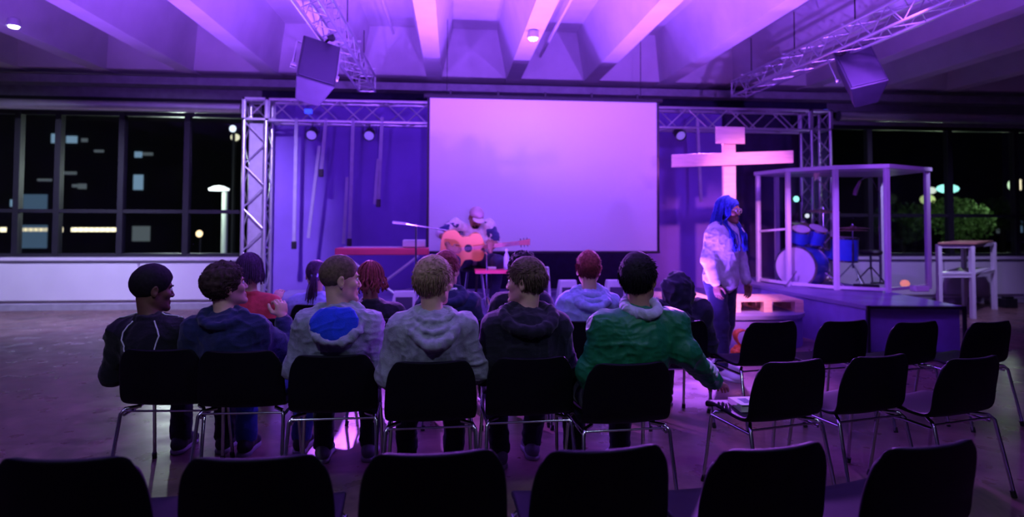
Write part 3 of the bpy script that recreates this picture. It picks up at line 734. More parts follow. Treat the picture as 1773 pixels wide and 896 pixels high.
ms = tripod(pm.x, 7.72, SH, [(-.12, 0, hp + .03), (.12, -.02, hp - .01), (.42, -.04, hp - .06)], 'slim microphone stand with long boom reaching towards the seated guitarist')
o = MB().tube([(-.28, 0, hp + .045), (-.12, 0, hp + .03)], .016, 10).build('counterweight', M['whitemetal'], ms)
pm = PY(842, 470, 7.6); hp = PY(842, 433, 7.6).z - SH
tripod(pm.x, 7.45, SH, [(0, 0, hp - .05), (-.02, .10, hp - .02)], 'short microphone stand aimed at the guitar sound hole')
# small red topped side table with bottle
Yt2 = 7.55
a, c = PY(822, 470, Yt2), PY(884, 470, Yt2); e_ = empty('side_table', ((a.x + c.x) / 2, Yt2, SH)); tag(e_, 'small side table with red top in front of the guitarist', 'table')
w = (c.x - a.x) / 2; hz = a.z - SH
MB().box((-w, -.12, hz - .02), (w, .14, hz + .02)).build('table_top', M['redplastic'], e_, bevel=.005)
for sx in (-1, 1):
    for sy in (-.09, .11): MB().tube([(sx * (w - .03), sy, hz - .02), (sx * (w - .0), sy, 0)], .010, 8).build('leg', M['blackmetal'], e_)
def bottle(px, py, Y, z, label, s=1.0):
    p = PY(px, py, Y); e_ = empty('water_bottle', (p.x, Y, z)); tag(e_, label, 'bottle', group='bottles on the stage')
    o = MB().lathe([(.001, 0), (.033 * s, .002), (.034 * s, .15 * s), (.014 * s, .20 * s), (.013 * s, .225 * s), (.001, .226 * s)]).build('bottle', mat('bottle_plastic_%d' % px, (.6, .6, .85), .15), e_); smooth_obj(o)
    o = MB().lathe([(.001, .222 * s), (.016 * s, .222 * s), (.016 * s, .245 * s), (.001, .246 * s)]).build('cap', M['white'], e_); smooth_obj(o)
bottle(877, 455, 7.5, SH + hz + .02, 'clear bottle standing on the red side table')
o = MB().box((-.05, -.04, 0), (.05, .04, .03)).build('tuner_pedal', M['white'], bevel=.005); p = PY(852, 465, 7.5); o.location = (p.x, Yt2, SH + hz + .021); tag(o, 'small white gadget on the red side table', 'gadget')
bottle(870, 500, 7.3, SH, 'clear bottle standing on the stage floor below the red side table')
# white stage monitors / boxes in front of the screen
def wedge(px, Y, w, h, d, label, m=M['white']):
    p = PY(px, 480, Y); e_ = empty('floor_monitor', (p.x, Y, SH)); tag(e_, label, 'floor monitor', group='pale boxes on the stage below the screen')
    V = [(-w, 0, 0), (w, 0, 0), (w, d, 0), (-w, d, 0), (-w * .75, .04, h), (w * .75, .04, h), (w * .8, d * .5, h), (-w * .8, d * .5, h)]
    MB().add(V, [(0, 3, 2, 1), (4, 5, 6, 7), (0, 1, 5, 4), (1, 2, 6, 5), (2, 3, 7, 6), (3, 0, 4, 7)]).build('cabinet', m, e_, bevel=.01)
    MB().box((-w * .6, -.004, h * .15), (w * .6, .012, h * .75)).build('grille', M['grille'], e_)
wedge(938, 7.75, .13, .52, .25, 'tall pale wedge cabinet beside the afro haired person'); wedge(985, 7.9, .14, .34, .28, 'pale low box left of the person in the lilac hoodie')
wedge(1068, 7.9, .14, .34, .28, 'pale low box right of the person in the lilac hoodie'); wedge(700, 7.5, .16, .26, .28, 'pale box below the red keyboard')
# cables on the stage
for k, (pts, lb) in enumerate(((((690, 505), (720, 498), (760, 508), (800, 500), (850, 512)), 'white cable winding over the stage below the keyboard'), (((930, 508), (990, 502), (1050, 510), (1130, 500)), 'white cable along the stage below the screen'))):
    P_ = [PZ(x, y, SH + .009) for x, y in pts]; o = MB().tube(P_, .008, 6).build('stage_cable', M['white']); smooth_obj(o); tag(o, lb, 'cable')

# orange looped object by the stage front
p = PZ(1283, 617, 0); e_ = empty('orange_bag', (p.x, p.y + .0, 0)); tag(e_, 'bright orange looped band rising from an orange crumpled bundle beside the stage', 'bag')
pts = []
for k in range(22):
    a = R(-60) + k / 21 * R(290); pts.append((.085 * math.cos(a) + .02, .01 * k / 21, .215 + .065 * math.sin(a)))
mb = MB()
pts = [(.03, 0, .07), (-.01, 0, .12), (-.06, 0, .18), (-.075, 0, .23), (-.055, 0, .275), (0, 0, .295), (.06, 0, .285), (.10, 0, .255), (.11, 0, .20)]
Vv = []; Ff = []
for i, q in enumerate(pts): Vv += [(q[0], -.055, q[2]), (q[0], .055, q[2]), (q[0] * .86 + .003, .055, q[2] - .012), (q[0] * .86 + .003, -.055, q[2] - .012)]
for i in range(len(pts) - 1):
    for k in range(4): Ff.append((i * 4 + k, i * 4 + (k + 1) % 4, i * 4 + 4 + (k + 1) % 4, i * 4 + 4 + k))
Ff += [(0, 1, 2, 3), tuple(len(Vv) - 4 + k for k in range(4))]
mb.add(Vv, Ff).build('loop_band', M['orange'], e_, smooth=True)
F_ = Field((-.16, -.12, -.02), (.16, .12, .18), .006)
for k in range(9): F_.el((random.uniform(-.07, .07), random.uniform(-.04, .04), random.uniform(.03, .10)), (.045, .035, .03), .01)
F_.cut((0, 0, .002), (0, 0, -1)); V, F = F_.mesh(); mesh_np('crumpled_bundle', cloth_disp(V, F, .01, 3, 30), F, M['orange'], e_)

# ------------------------------------------------------------------ night outside
gm = mat('night_ground', (.03, .035, .035), .8, var=.3, vscale=.5)
struct('ground_outside', MB().box((-60, YW + .3, -.7), (60, 70, -.6)), gm)
bm_ = mat('dark_facade', (.035, .04, .05), .8, var=.25, vscale=.4)
def bldg(x0, x1, y, h, label):
    e_ = empty('office_building', ((x0 + x1) / 2, y, -.6)); tag(e_, label, 'building'); hw = (x1 - x0) / 2
    MB().box((-hw, 0, 0), (hw, 8, h)).build('wall', bm_, e_)
    MB().box((-hw - .2, -.2, h), (hw + .2, 8.2, h + .4)).build('roof', bm_, e_); return e_
B1 = bldg(-36, -12, 38, 24, 'dark office block seen through the left windows')
B2 = bldg(18, 42, 45, 18, 'dark block seen through the right windows behind the trees')
EM = dict(cold=emit('cold_window_light', (.45, .75, 1.0), .42), warm=emit('warm_window_light', (1.0, .86, .52), 1.5), pale=emit('pale_window_light', (.7, .85, .9), .12), bluew=emit('blue_window_light', (.30, .55, .85), .18))
def lit(px, py, w, h, Y, m, parent, name='lit_window'):
    p = PY(px, py, Y); sx = (PY(px + w / 2, py, Y).x - PY(px - w / 2, py, Y).x) / 2; sz = (PY(px, py - h / 2, Y).z - PY(px, py + h / 2, Y).z) / 2
    q = p - parent.location
    MB().box((q.x - sx, q.y - .08, q.z - sz), (q.x + sx, q.y + .05, q.z + sz)).build(name, m, parent)
for (px, py, w, h, m) in ((97, 240, 14, 16, 'cold'), (125, 242, 18, 12, 'cold'), (147, 243, 10, 6, 'pale'), (240, 268, 12, 10, 'cold'), (256, 267, 18, 5, 'pale'), (240, 316, 16, 26, 'cold'),
                          (143, 323, 14, 9, 'pale'), (120, 300, 26, 5, 'pale'), (62, 352, 40, 30, 'bluew'), (60, 410, 44, 40, 'bluew'), (24, 352, 10, 12, 'cold'), (130, 322, 8, 5, 'pale'), (245, 405, 30, 26, 'pale'), (172, 262, 16, 4, 'pale'), (78, 312, 24, 4, 'pale')):
    lit(px, py, w, h, 38, EM[m], B1)
ll = emit('warm_shop_light', (1.0, .88, .55), 2.2)
for k in range(9): lit(128 + k * 9.3, 398, 6.5, 7, 30, ll, B1, 'shopfront_lamp')
for x in (6, 104): lit(x, 398, 8, 8, 30, ll, B1, 'shopfront_lamp')
for k in range(5): lit(42 + k * 9, 398, 6, 6, 30, emit('shop_light_%d' % k, (1, .9, .6), .8), B1, 'shopfront_lamp')
for (px, py, w, h, m) in ((1764, 393, 10, 20, 'bluew'), (1729, 400, 7, 7, 'pale'), (1760, 320, 14, 18, 'warm')): lit(px, py, w, h, 45, EM[m], B2)
# street lamp seen through the left window
Yl = 16.0
p = PY(388, 440, Yl); h0 = PY(378, 327, Yl); e_ = empty('street_lamp', (p.x, Yl, -.6)); tag(e_, 'white street lamp on a slim pale post outside the left window', 'street lamp')
lm = mat('street_post_paint', (.55, .62, .52), .5); hz = h0.z + .6
o = MB().tube([(0, 0, 0), (0, 0, hz - .05)], .075, 12).tube([(0, 0, hz - .05), (-.12, 0, hz)], .05, 10).build('post', lm, e_); smooth_obj(o)
o = MB().lathe([(.001, .08), (.12, .06), (.24, .0), (.22, -.05), (.001, -.06)]).xf(Matrix.Translation((-.15, 0, hz))).build('lamp_head', emit('street_lamp_glow', (.92, 1, .95), 2.2), e_); smooth_obj(o)
l = bpy.data.lights.new('street_lamp_light', 'POINT'); l.energy = 260; l.color = (.85, 1, .85); l.shadow_soft_size = .2
lo = bpy.data.objects.new('street_lamp_light', l); COL.objects.link(lo); lo.location = (p.x - .6, Yl - 1.0, h0.z + .2)
def outdoor(px, py, Y, w, h, c, s, lb):
    p = PY(px, py, Y); rx = PY(px + w / 2, py, Y).x - p.x; rz_ = p.z - PY(px, py + h / 2, Y).z
    e_ = empty('outdoor_lamp', (p.x, Y, -.6)); tag(e_, lb, 'lamp')
    MB().tube([(0, .1, 0), (0, .1, p.z + .6)], .05, 8).build('post', M['darkframe'], e_)
    o = MB().lathe([(.001, 1), (.5, .87), (.87, .5), (1, 0), (.87, -.5), (.5, -.87), (.001, -1)], n=20).xf(Matrix.Translation((0, 0, p.z + .6)) @ Matrix.Diagonal((rx, rx * .5, rz_, 1))).build('lamp_head', emit('outdoor_%d' % px, c, s), e_); smooth_obj(o)
outdoor(345, 405, 24, 12, 12, (1, .70, .35), 2.8, 'small round amber light outside, left of the street lamp post')
outdoor(403, 223, 20, 12, 12, (.85, .95, 1), 1.8, 'cold white light high outside beside the left truss tower')
outdoor(407, 238, 20.6, 16, 13, (1, .95, .6), 1.2, 'yellowish light outside just below the cold white one')
# lamps and trees outside the right windows
for px, py, w, h, c, s, lb in ((1641, 327, 38, 16, (.35, 1, .80), 1.8, 'green white glowing sign light outside the right window'), (1612, 330, 18, 12, (.9, 1, .8), 1.0, 'small pale light left of the green glowing one outside'),
                               (1606, 346, 26, 18, (.8, 1, .35), .7, 'yellow green light outside behind the drum booth post'), (1754, 321, 18, 20, (.70, 1, .6), 1.3, 'pale green light outside at the far right'),
                               (1377, 345, 11, 11, (.35, 1, .85), 1.6, 'small green glow placed by the right tower, seen through the drum booth'), (1396, 374, 8, 8, (.9, 1, .9), 1.0, 'tiny white glow placed by the right tower below the green one')):
    if px > 1500: outdoor(px, py, {1606: 22, 1612: 26}.get(px, 24), w, h, c, s, lb); continue
    p = PY(px, py, YT - .18); r_ = w / 2 * YT / FPX
    e_ = empty('indicator_lamp', p); tag(e_, lb, 'lamp')  # small glow as a lens; its body and tower fixing are made up
    o = MB().lathe([(.001, 0), (r_ * .8, -.01), (r_, -.03), (r_ * .8, -.045), (.001, -.05)], axis=(0, 1, 0), n=16).build('lens', emit('indicator_%d' % px, c, s), e_)
    o = MB().box((-r_, -.0, -r_), (r_ if px > 1390 else .11, .05, r_)).build('glow_body', M['blackmetal'], e_)
leafm = mat('night_foliage', (.11, .20, .07), .7, var=.6, vscale=6)
barkm = mat('dark_bark', (.05, .04, .03), .9)
def tree(px, py, Y, rx, rz, label, n=5200):
    p = PY(px, py, Y); e_ = empty('street_tree', (p.x, Y, -.6)); tag(e_, label, 'tree', group='trees outside the right windows')
    hc = p.z + .6
    MB().tube([(0, 0, 0), (.05, 0, hc * .5), (-.05, .1, hc)], [.16, .12, .05], 8).build('trunk', barkm, e_)
    q = RNG.normal(size=(n, 3)); q /= np.linalg.norm(q, axis=1)[:, None]; rad = RNG.random(n) ** .4
    c = q * rad[:, None] * np.array([rx, rx * .8, rz]) + np.array([0, 0, hc])
    keep = vnoise(c * 1.3 + px) > .5; c = c[keep]; V = []; F = []
    for i, a in enumerate(c):
        u = RNG.normal(size=3); u /= np.linalg.norm(u); v = np.cross(u, RNG.normal(size=3)); v /= np.linalg.norm(v); s = .065
        V += [a - u * s, a + v * s * .5, a + u * s, a - v * s * .5]; F.append((4 * i, 4 * i + 1, 4 * i + 2, 4 * i + 3))
    mesh_np('foliage', np.array(V), np.array(F), leafm, e_, False)
tree(1650, 385, 20, 1.3, .85, 'leafy tree lit greenish outside below the green white light'); tree(1560, 385, 24, 1.1, .9, 'leafy tree outside seen through the drum booth')
tree(1735, 370, 29, 1.2, .9, 'leafy tree outside at the far right of the windows')
for x, y, z, e0 in ((PY(1630, 327, 17).x, 17, PY(1630, 340, 17).z, 80), (PY(1745, 327, 19).x, 19, PY(1745, 330, 19).z, 50), (PY(1545, 345, 17).x, 17, PY(1545, 345, 17).z, 40)):
    l = bpy.data.lights.new('garden_light', 'POINT'); l.energy = e0; l.color = (.75, 1, .6); l.shadow_soft_size = .15
    lo = bpy.data.objects.new('garden_light', l); COL.objects.link(lo); lo.location = (x, y, z)

# ------------------------------------------------------------------ chairs
HC = .77
def chair_shell():
    prof = [(.235, .405), (.228, .432), (.20, .447), (.12, .446), (.02, .436), (-.08, .430), (-.145, .437), (-.185, .462), (-.207, .51), (-.222, .57), (-.236, .63), (-.248, .69), (-.258, .735), (-.264, .765), (-.265, HC)]
    n = 22; V = []; F = []
    def half(i):
        z = prof[i][1]
        if i < 6: return .210 + .005 * i
        return {6: .236, 7: .241, 8: .242, 9: .240, 10: .236, 11: .229, 12: .218, 13: .206, 14: .200}[i]
    rows = len(prof)
    for i, (y, z) in enumerate(prof):
        t = min(1, max(0, (i - 6) / 3))
        tx, ty = (0, 0)
        if i == 0: d = (prof[1][0] - y, prof[1][1] - z)
        else: d = (y - prof[i - 1][0], z - prof[i - 1][1])
        L_ = math.hypot(*d); nrm = (d[1] / L_, -d[0] / L_)   # towards the back/underside
        for k in range(n + 1):
            s = -1 + 2 * k / n; x = half(i) * s
            wrap = .035 * t * abs(s) ** 2.5
            lift = (1 - t) * .012 * abs(s) ** 2
            zz = z + lift + (.010 * (s * s - .3) if i >= 12 else 0)
            if i >= 11:  # round top corners
                e_ = max(0, abs(s) - .72) / .28; zz -= (.055 * e_ ** 2.6) * ((i - 10) / 4)
            if i == 0: zz -= 0
            V.append((x, y + wrap, zz))
    m_ = n + 1
    for i in range(rows - 1):
        for k in range(n): F.append((i * m_ + k, i * m_ + k + 1, (i + 1) * m_ + k + 1, (i + 1) * m_ + k))
    return V, F
V, F = chair_shell()
me = bpy.data.meshes.new('seat_shell'); me.from_pydata(V, [], F); me.update()
tmp = bpy.data.objects.new('seat_shell', me); COL.objects.link(tmp)
md = tmp.modifiers.new('solid', 'SOLIDIFY'); md.thickness = .022; md.offset = 0
md = tmp.modifiers.new('sub', 'SUBSURF'); md.levels = 1; md.render_levels = 1
dg = bpy.context.evaluated_depsgraph_get(); me2 = bpy.data.meshes.new_from_object(tmp.evaluated_get(dg)); tmp.modifiers.clear(); tmp.data = me2
me2.materials.clear(); me2.materials.append(M['chair']); me2.shade_smooth()
chair0 = empty('stacking_chair', (0, 0, 0)); tmp.parent = chair0
for sx in (-1, 1):
    o = MB().tube([(sx * .165, -.10, .415), (sx * .218, -.165, .418), (sx * .232, -.190, .395), (sx * .248, -.275, .012)], .0105, 12).build('leg', M['chrome'], chair0); smooth_obj(o)
    c = MB().cyl((sx * .2455, -.277, 0), (sx * .2425, -.268, .035), .014, 12).build('foot_cap', M['rubber'], o)
    o = MB().tube([(sx * .165, .10, .418), (sx * .205, .14, .412), (sx * .222, .16, .38), (sx * .240, .215, .012)], .0105, 12).build('leg', M['chrome'], chair0); smooth_obj(o)
    c = MB().cyl((sx * .2405, .216, 0), (sx * .2375, .206, .035), .014, 12).build('foot_cap', M['rubber'], o)
o = MB().tube([(-.225, -.180, .408), (.225, -.180, .408)], .006, 10).tube([(-.165, .12, .412), (.165, .12, .412)], .009, 10).tube([(-.222, -.172, .385), (-.224, .155, .392)], .009, 10).tube([(.222, -.172, .385), (.224, .155, .392)], .009, 10).build('seat_frame', M['chrome'], chair0); smooth_obj(o)
first_chair = [True]
def chair(px, py, rz, label, group):
    p = PZ(px, py, HC)
    c = chair0 if first_chair[0] else copy_tree(chair0); first_chair[0] = False
    yaw = R(rz)
    off = Vector((0, -.265, 0)); off.rotate(Euler((0, 0, yaw)))
    c.location = (p.x - off.x, p.y - off.y, 0); c.rotation_euler = (0, 0, yaw)
    tag(c, label, 'chair', group); return c
G1, G2, G3 = 'empty chairs of the nearest row', 'chairs of the second row', 'chairs of the third row'
W1 = ['cropped at the lower left corner', 'second from the left end', 'just left of the picture\'s middle', 'right behind the green jacket\'s chair', 'second from the right end', 'at the right end']
for i, (px, py, rz) in enumerate(((105, 796, -2), (436, 794, 1), (753, 786, 3), (1052, 779, 6), (1345, 776, 9), (1622, 772, 11))):
    chair(px, py, rz, 'black chair back in the nearest row, %s' % W1[i], G1)
CH2 = {}
own = ['the person in the piped track jacket', 'the person in the dark navy hoodie', 'the person in the grey hoodie with blue lining', 'the blond person in the grey hoodie', 'the person in the black padded jacket', 'the person in the green jacket']
for i, (px, py, rz) in enumerate(((272, 606, -3), (411, 609, -1), (574, 616, 1), (747, 627, 2), (922, 620, 3), (1094, 630, 4))):
    CH2[i] = chair(px, py, rz, 'black shell chair holding %s' % own[i], G2)
E2 = ['a book on its seat', 'in the middle of the three empty ones', 'cropped by the right picture edge']
for i, (px, py, rz) in enumerate(((1380, 626, 13), (1530, 617, 13), (1693, 620, 14))):
    c = chair(px, py, rz, 'empty black shell chair in the second row, %s' % E2[i], G2)
    if i == 0: book_chair = c
CH3 = {}
own3 = ['the person in the red top', 'the person with reddish dreadlocks', 'the person in the navy hoodie with pale collar', 'the afro haired person', 'the person in the lilac hoodie', 'the person in the black puffer jacket']
for i, (px, py, rz) in enumerate(((452, 552, 0), (662, 552, 2), (793, 556, 3), (893, 556, 4), (1013, 556, 4), (1180, 557, 5))):
    CH3[i] = chair(px, py, rz, 'dark shell chair under %s' % own3[i], G3)
E3 = ['closest to the standing woman', 'second from the standing woman', 'third from the standing woman', 'at the right picture edge']
for i, (px, py, rz) in enumerate(((1342, 558, 11), (1468, 556, 11), (1592, 558, 11), (1722, 558, 12))):
    chair(px, py, rz, 'empty black shell chair in the third row, %s' % E3[i], G3)
CH4 = chair(548, 528, 0, 'dark shell chair in the row ahead under the person with a ponytail', 'chairs ahead of the third row')
# ------------------------------------------------------------------ people
def v3(*a): return np.array(a, float)
def skin_mat(name, c): return mat(name, c, .5, var=.05, vscale=20, bump=.04, bscale=120, spec=.35)
def cloth_mat(name, c, var=.14, sheen=.2): return mat(name, c, .88, var=var, vscale=26, bump=.22, bscale=150, spec=.25, sheen=sheen)
def hair_mat(name, c): return mat(name, c, .72, var=.4, vscale=60, spec=.22)
LIGHT = skin_mat('light_skin', (.66, .40, .30)); TAN = skin_mat('tan_skin', (.45, .25, .17)); DARK = skin_mat('dark_skin', (.16, .075, .05)); BROWN = skin_mat('brown_skin', (.30, .15, .10))
EYEW = mat('eye_white', (.8, .78, .78), .25, var=0); IRIS = mat('eye_iris', (.05, .03, .03), .2, var=0); LACE = mat('shoe_lace_white', (.8, .78, .84), .6)
BLACKH = hair_mat('black_hair', (.012, .010, .012)); BRNH = hair_mat('dark_brown_hair', (.05, .03, .025)); BLONDH = hair_mat('dark_blond_hair', (.34, .23, .14)); SHORTH = hair_mat('cropped_brown_hair', (.13, .085, .06))
REDH = hair_mat('reddish_hair', (.22, .045, .05)); BLUEH = hair_mat('blue_hair', (.03, .05, .42)); PURPH = hair_mat('dark_plum_hair', (.07, .03, .09))
def frame(x, z):
    """rotation matrix (columns = axes) from an approximate x axis and an exact z axis"""
    z = z / np.linalg.norm(z); y = np.cross(z, x); y /= np.linalg.norm(y); x = np.cross(y, z); return np.stack([x, y, z], 1)
def head_rot(yaw, pitch, roll):
    m = Matrix.Rotation(R(yaw), 3, 'Z') @ Matrix.Rotation(R(pitch), 3, 'X') @ Matrix.Rotation(R(roll), 3, 'Y'); return np.array(m)
def torso(F, J, g, hem=None):
    X = J['shR'] - J['shL']; X /= np.linalg.norm(X); sp = J['che'] - J['pel']; M_ = frame(X, sp)
    w = J.get('w', 1.0)
    F.el(J['pel'], ((.155 + g) * w, .115 + g, .115 + g), .05, M_)
    F.el((J['pel'] * .5 + J['che'] * .5), ((.143 + g) * w, .108 + g, .16 + g), .06, M_)
    F.el(J['che'], ((.165 + g) * w, .112 + g, .16 + g), .06, M_)
    up = J['neck'] - np.array((0, 0, .050))
    for s in ('shL', 'shR'):
        F.rc(up, J[s], .060 + g * .6, .046 + g, .05)
def neck_head(F, J, hs):
    Rh = J['Rh']; c = J['head']; T = lambda x, y, z: c + Rh @ (v3(x, y, z) * hs)
    F.rc(J['neck'] - v3(0, 0, .05), T(0, -.028, -.045), .060, .052 * hs, .03)
    F.el(T(0, -.012, .036), v3(.077, .098, .086) * hs, .02, Rh)
    F.el(T(0, .026, -.03), v3(.060, .064, .084) * hs, .03, Rh)
    for s in (-1, 1):
        F.rc(T(s * .050, .0, -.048), T(s * .014, .074, -.098), .018 * hs, .014 * hs, .03)
        F.el(T(s * .044, .062, -.018), v3(.020, .022, .020) * hs, .02, Rh)
    F.el(T(0, .080, -.100), v3(.018, .014, .014) * hs, .015, Rh)
    F.rc(T(-.034, .080, .026), T(.034, .080, .026), .010 * hs, .010 * hs, .015)
    for s in (-1, 1): F.el(T(s * .032, .100, .008), v3(.015, .014, .010) * hs, .012, Rh, 's')
    F.rc(T(0, .084, .016), T(0, .103, -.027), .006 * hs, .0095 * hs, .010)
    for s in (-1, 1): F.el(T(s * .013, .097, -.031), v3(.009, .010, .008) * hs, .006, Rh)
    F.rc(T(-.018, .086, -.060), T(.018, .086, -.060), .0068 * hs, .0068 * hs, .006)
    F.rc(T(-.015, .085, -.072), T(.015, .085, -.072), .0075 * hs, .0075 * hs, .005)
    for s in (-1, 1):
        M2 = Rh @ np.array(Matrix.Rotation(R(-22 * s), 3, 'Z')) @ np.array(Matrix.Rotation(R(-8), 3, 'X'))
        F.el(T(s * .080, -.008, .0), v3(.009, .019, .032) * hs, .006, M2)
        F.el(T(s * .089, -.002, .004), v3(.006, .010, .018) * hs, .004, M2, 's')
        F.el(T(s * .080, -.002, -.026), v3(.007, .009, .010) * hs, .005, M2)
def hand(F, w, d, pn, side, curl=.5, s=1.0, spread=.0):
    """wrist, pointing direction, palm normal, thumb side sign, finger curl in radians per joint"""
    d = d / np.linalg.norm(d); pn = pn - d * (pn @ d); pn /= np.linalg.norm(pn); x = np.cross(d, pn) * side
    F.rc(w - d * .02, w + d * .015, .026 * s, .025 * s, .015)
    F.el(w + d * .052 * s, v3(.041, .050, .017) * s, .012, np.stack([x, d, pn], 1))
    for i, (o, L_) in enumerate(((.031, .070), (.0105, .079), (-.0105, .074), (-.031, .058))):
        p = w + d * (.090 - .004 * abs(i - 1)) * s + x * o * s; a = 0; L2 = L_ * s
        F.rc(w + d * .05 * s + x * o * .8 * s, p, .012 * s, .0098 * s, .006)
        for j, fr in enumerate((.44, .32, .24)):
            a += curl * (.8 + .15 * j); q = p + (d * math.cos(a) + pn * math.sin(a) + x * o * spread) * L2 * fr
            F.rc(p, q, (.0095 - .0008 * j) * s, (.0088 - .0010 * j) * s, .003); p = q
    p = w + d * .022 * s + x * .028 * s; q = p + (d * .6 + x * .62 + pn * .35) * .042 * s; r_ = q + (d * .85 + x * .18 + pn * .45) * .034 * s; t_ = r_ + (d * .9 - x * .05 + pn * .4) * .024 * s
    F.rc(w + d * .03 * s + x * .012 * s, q, .016 * s, .0125 * s, .012); F.rc(q, r_, .0118 * s, .0105 * s, .004); F.rc(r_, t_, .0105 * s, .0085 * s, .003)
def legs(F, J, g, to_ankle=1.0):
    for s in 'LR':
        F.rc(J['hip' + s], J['kn' + s], .088 + g, .058 + g, .05); F.rc(J['kn' + s], J['an' + s], .056 + g, .038 + g * 1.3, .02)
def bounds(pts, pad):
    P_ = np.array(pts); return P_.min(0) - pad, P_.max(0) + pad
def hair_clumps(c, Rh, rad, n, ln, flow, r0, keep, seed, lift=.5, wav=.0, segs=3):
    """tapered locks rooted on the scalp ellipsoid"""
    rng = np.random.default_rng(seed); V = []; F = []; cnt = 0
    while cnt < n:
        u = rng.normal(size=3); u /= np.linalg.norm(u); p = u * rad + np.array((0, -.012, .038))
        if not keep(p): continue
        nrm = u / rad; nrm /= np.linalg.norm(nrm)
        fl = np.array(flow(p)); fl = fl - nrm * (fl @ nrm); fl /= (np.linalg.norm(fl) + 1e-6)
        L_ = ln * (.65 + .7 * rng.random()); d = nrm * lift + fl * (1 - lift) + rng.normal(size=3) * .18; d /= np.linalg.norm(d)
        side = np.cross(d, nrm); side /= (np.linalg.norm(side) + 1e-6); b0 = len(V); q = p - nrm * .004
        for k in range(segs + 1):
            t = k / segs; r_ = r0 * (1 - t) ** .7 + .0004
            for a in range(3):
                an = 2 * PI * a / 3; V.append(q + (side * math.cos(an) + nrm * math.sin(an) * .7) * r_)
            d = d + fl * .35 - nrm * .12 * t + side * (rng.random() - .5) * wav; d /= np.linalg.norm(d); q = q + d * L_ / segs
        for k in range(segs):
            for a in range(3): F.append((b0 + k * 3 + a, b0 + k * 3 + (a + 1) % 3, b0 + k * 3 + 3 + (a + 1) % 3, b0 + k * 3 + 3 + a))
        cnt += 1
    V = (np.array(V) @ Rh.T) + c; return V, np.array(F)
def strands(paths, r, n=5, taper=.5):
    mb = MB()
    for p in paths: mb.tube(p, [r * (1 - (1 - taper) * i / (len(p) - 1)) for i in range(len(p))], n)
    return mb
def make_hair(root, J, hs, st, m, seed):
    Rh, c = J['Rh'], J['head']; T = lambda x, y, z: c + Rh @ (v3(x, y, z) * hs)
    kind, th = st[0], st[1]
    def keep(p):
        p = p / hs
        front = (p[1] - .072) * .86 - (p[2] - .040) * .5      # forehead line
        nape = -(p[2] + .062) if p[1] < -.02 else -(p[2] - (-.030 + (p[1] + .02) * .9))
        return front < 0 and nape < 0 or (p[2] > .085)
    F = Field(c - .17 - th, c + .17 + th, .005)
    F.el(T(0, -.014, .040), v3(.077 + th * (.55 if kind in ('short', 'crop') else 1), .098 + th, .087 + th) * hs, .01, Rh)
    if kind in ('short', 'crop'): F.el(T(0, -.008, .062), v3(.066 + th * .8, .085 + th, .078 + th * .8) * hs, .02, Rh)
    if kind in ('short', 'crop', 'curly'):
        for s in (-1, 1):
            F.el(T(s * .094, -.004, -.012), v3(.022, .026, .040) * hs, .006, Rh, 's'); F.el(T(s * .108, .03, -.01), v3(.030, .05, .045) * hs, .01, Rh, 's')
    if kind == 'long': F.el(T(0, .125, -.025), v3(.074, .062, .095) * hs, .01, Rh, 's')
    # face and nape cut away
    n1 = Rh @ v3(0, .86, -.50); F.cut(T(0, .072, .040), n1)
    if kind in ('short', 'crop', 'afro', 'curly'):
        n2 = Rh @ v3(0, .42, -.90); F.cut(T(0, -.0, -.030), n2) if kind != 'crop' else F.cut(T(0, 0, -.018), n2)
        n3 = Rh @ v3(0, -.15, -1); F.cut(T(0, -.07, -.072), n3)
    elif kind in ('long', 'bob', 'dreads', 'pony'):
        F.cut(T(0, 0, -.06), Rh @ v3(0, 0, -1))
    if kind == 'short':     # faded sides
        for s in (-1, 1): F.el(T(s * .115, .0, -.035), v3(.035, .09, .05) * hs, .02, Rh, 's')
    V, Fc = F.mesh()
    amp = dict(short=.0025, crop=.001, afro=.014, curly=.008).get(kind, .003)
    fr = dict(short=60, crop=90, afro=42, curly=48).get(kind, 50)
    N = normals_of(V, Fc); V = V + N * ((vnoise(V * fr + seed) - .5) * 2 * amp + (vnoise(V * fr * .4 + seed) - .5) * amp)[:, None]
    h = mesh_np('hair', V, Fc, m, root)
    back = lambda p: (0, -.6, -.8) if p[1] < .0 else (p[0] * 2, -.2, -.6)
    fwd = lambda p: (p[0] * 3, .9, -.25) if p[2] > .07 else (0, -.15, -1)
    if kind in ('short', 'crop'):
        V, Fc = hair_clumps(c, Rh, v3(.077 + th * .45, .098 + th * .8, .087 + th * .8) * hs, 2600 if kind == 'short' else 1200, .032 if kind == 'short' else .008, fwd, .0042 if kind == 'short' else .002, keep, seed, .42)
        mesh_np('hair_tufts', V, Fc, m, h)
    if kind in ('afro', 'curly'):
        V, Fc = hair_clumps(c, Rh, v3(.077 + th, .098 + th, .087 + th) * hs, 1100, .02, lambda p: (math.sin(p[0] * 300), math.cos(p[1] * 300), math.sin(p[2] * 310)), .0045, keep, seed, .5, 2.5, 4)
        mesh_np('hair_tufts', V, Fc, m, h)
    return h
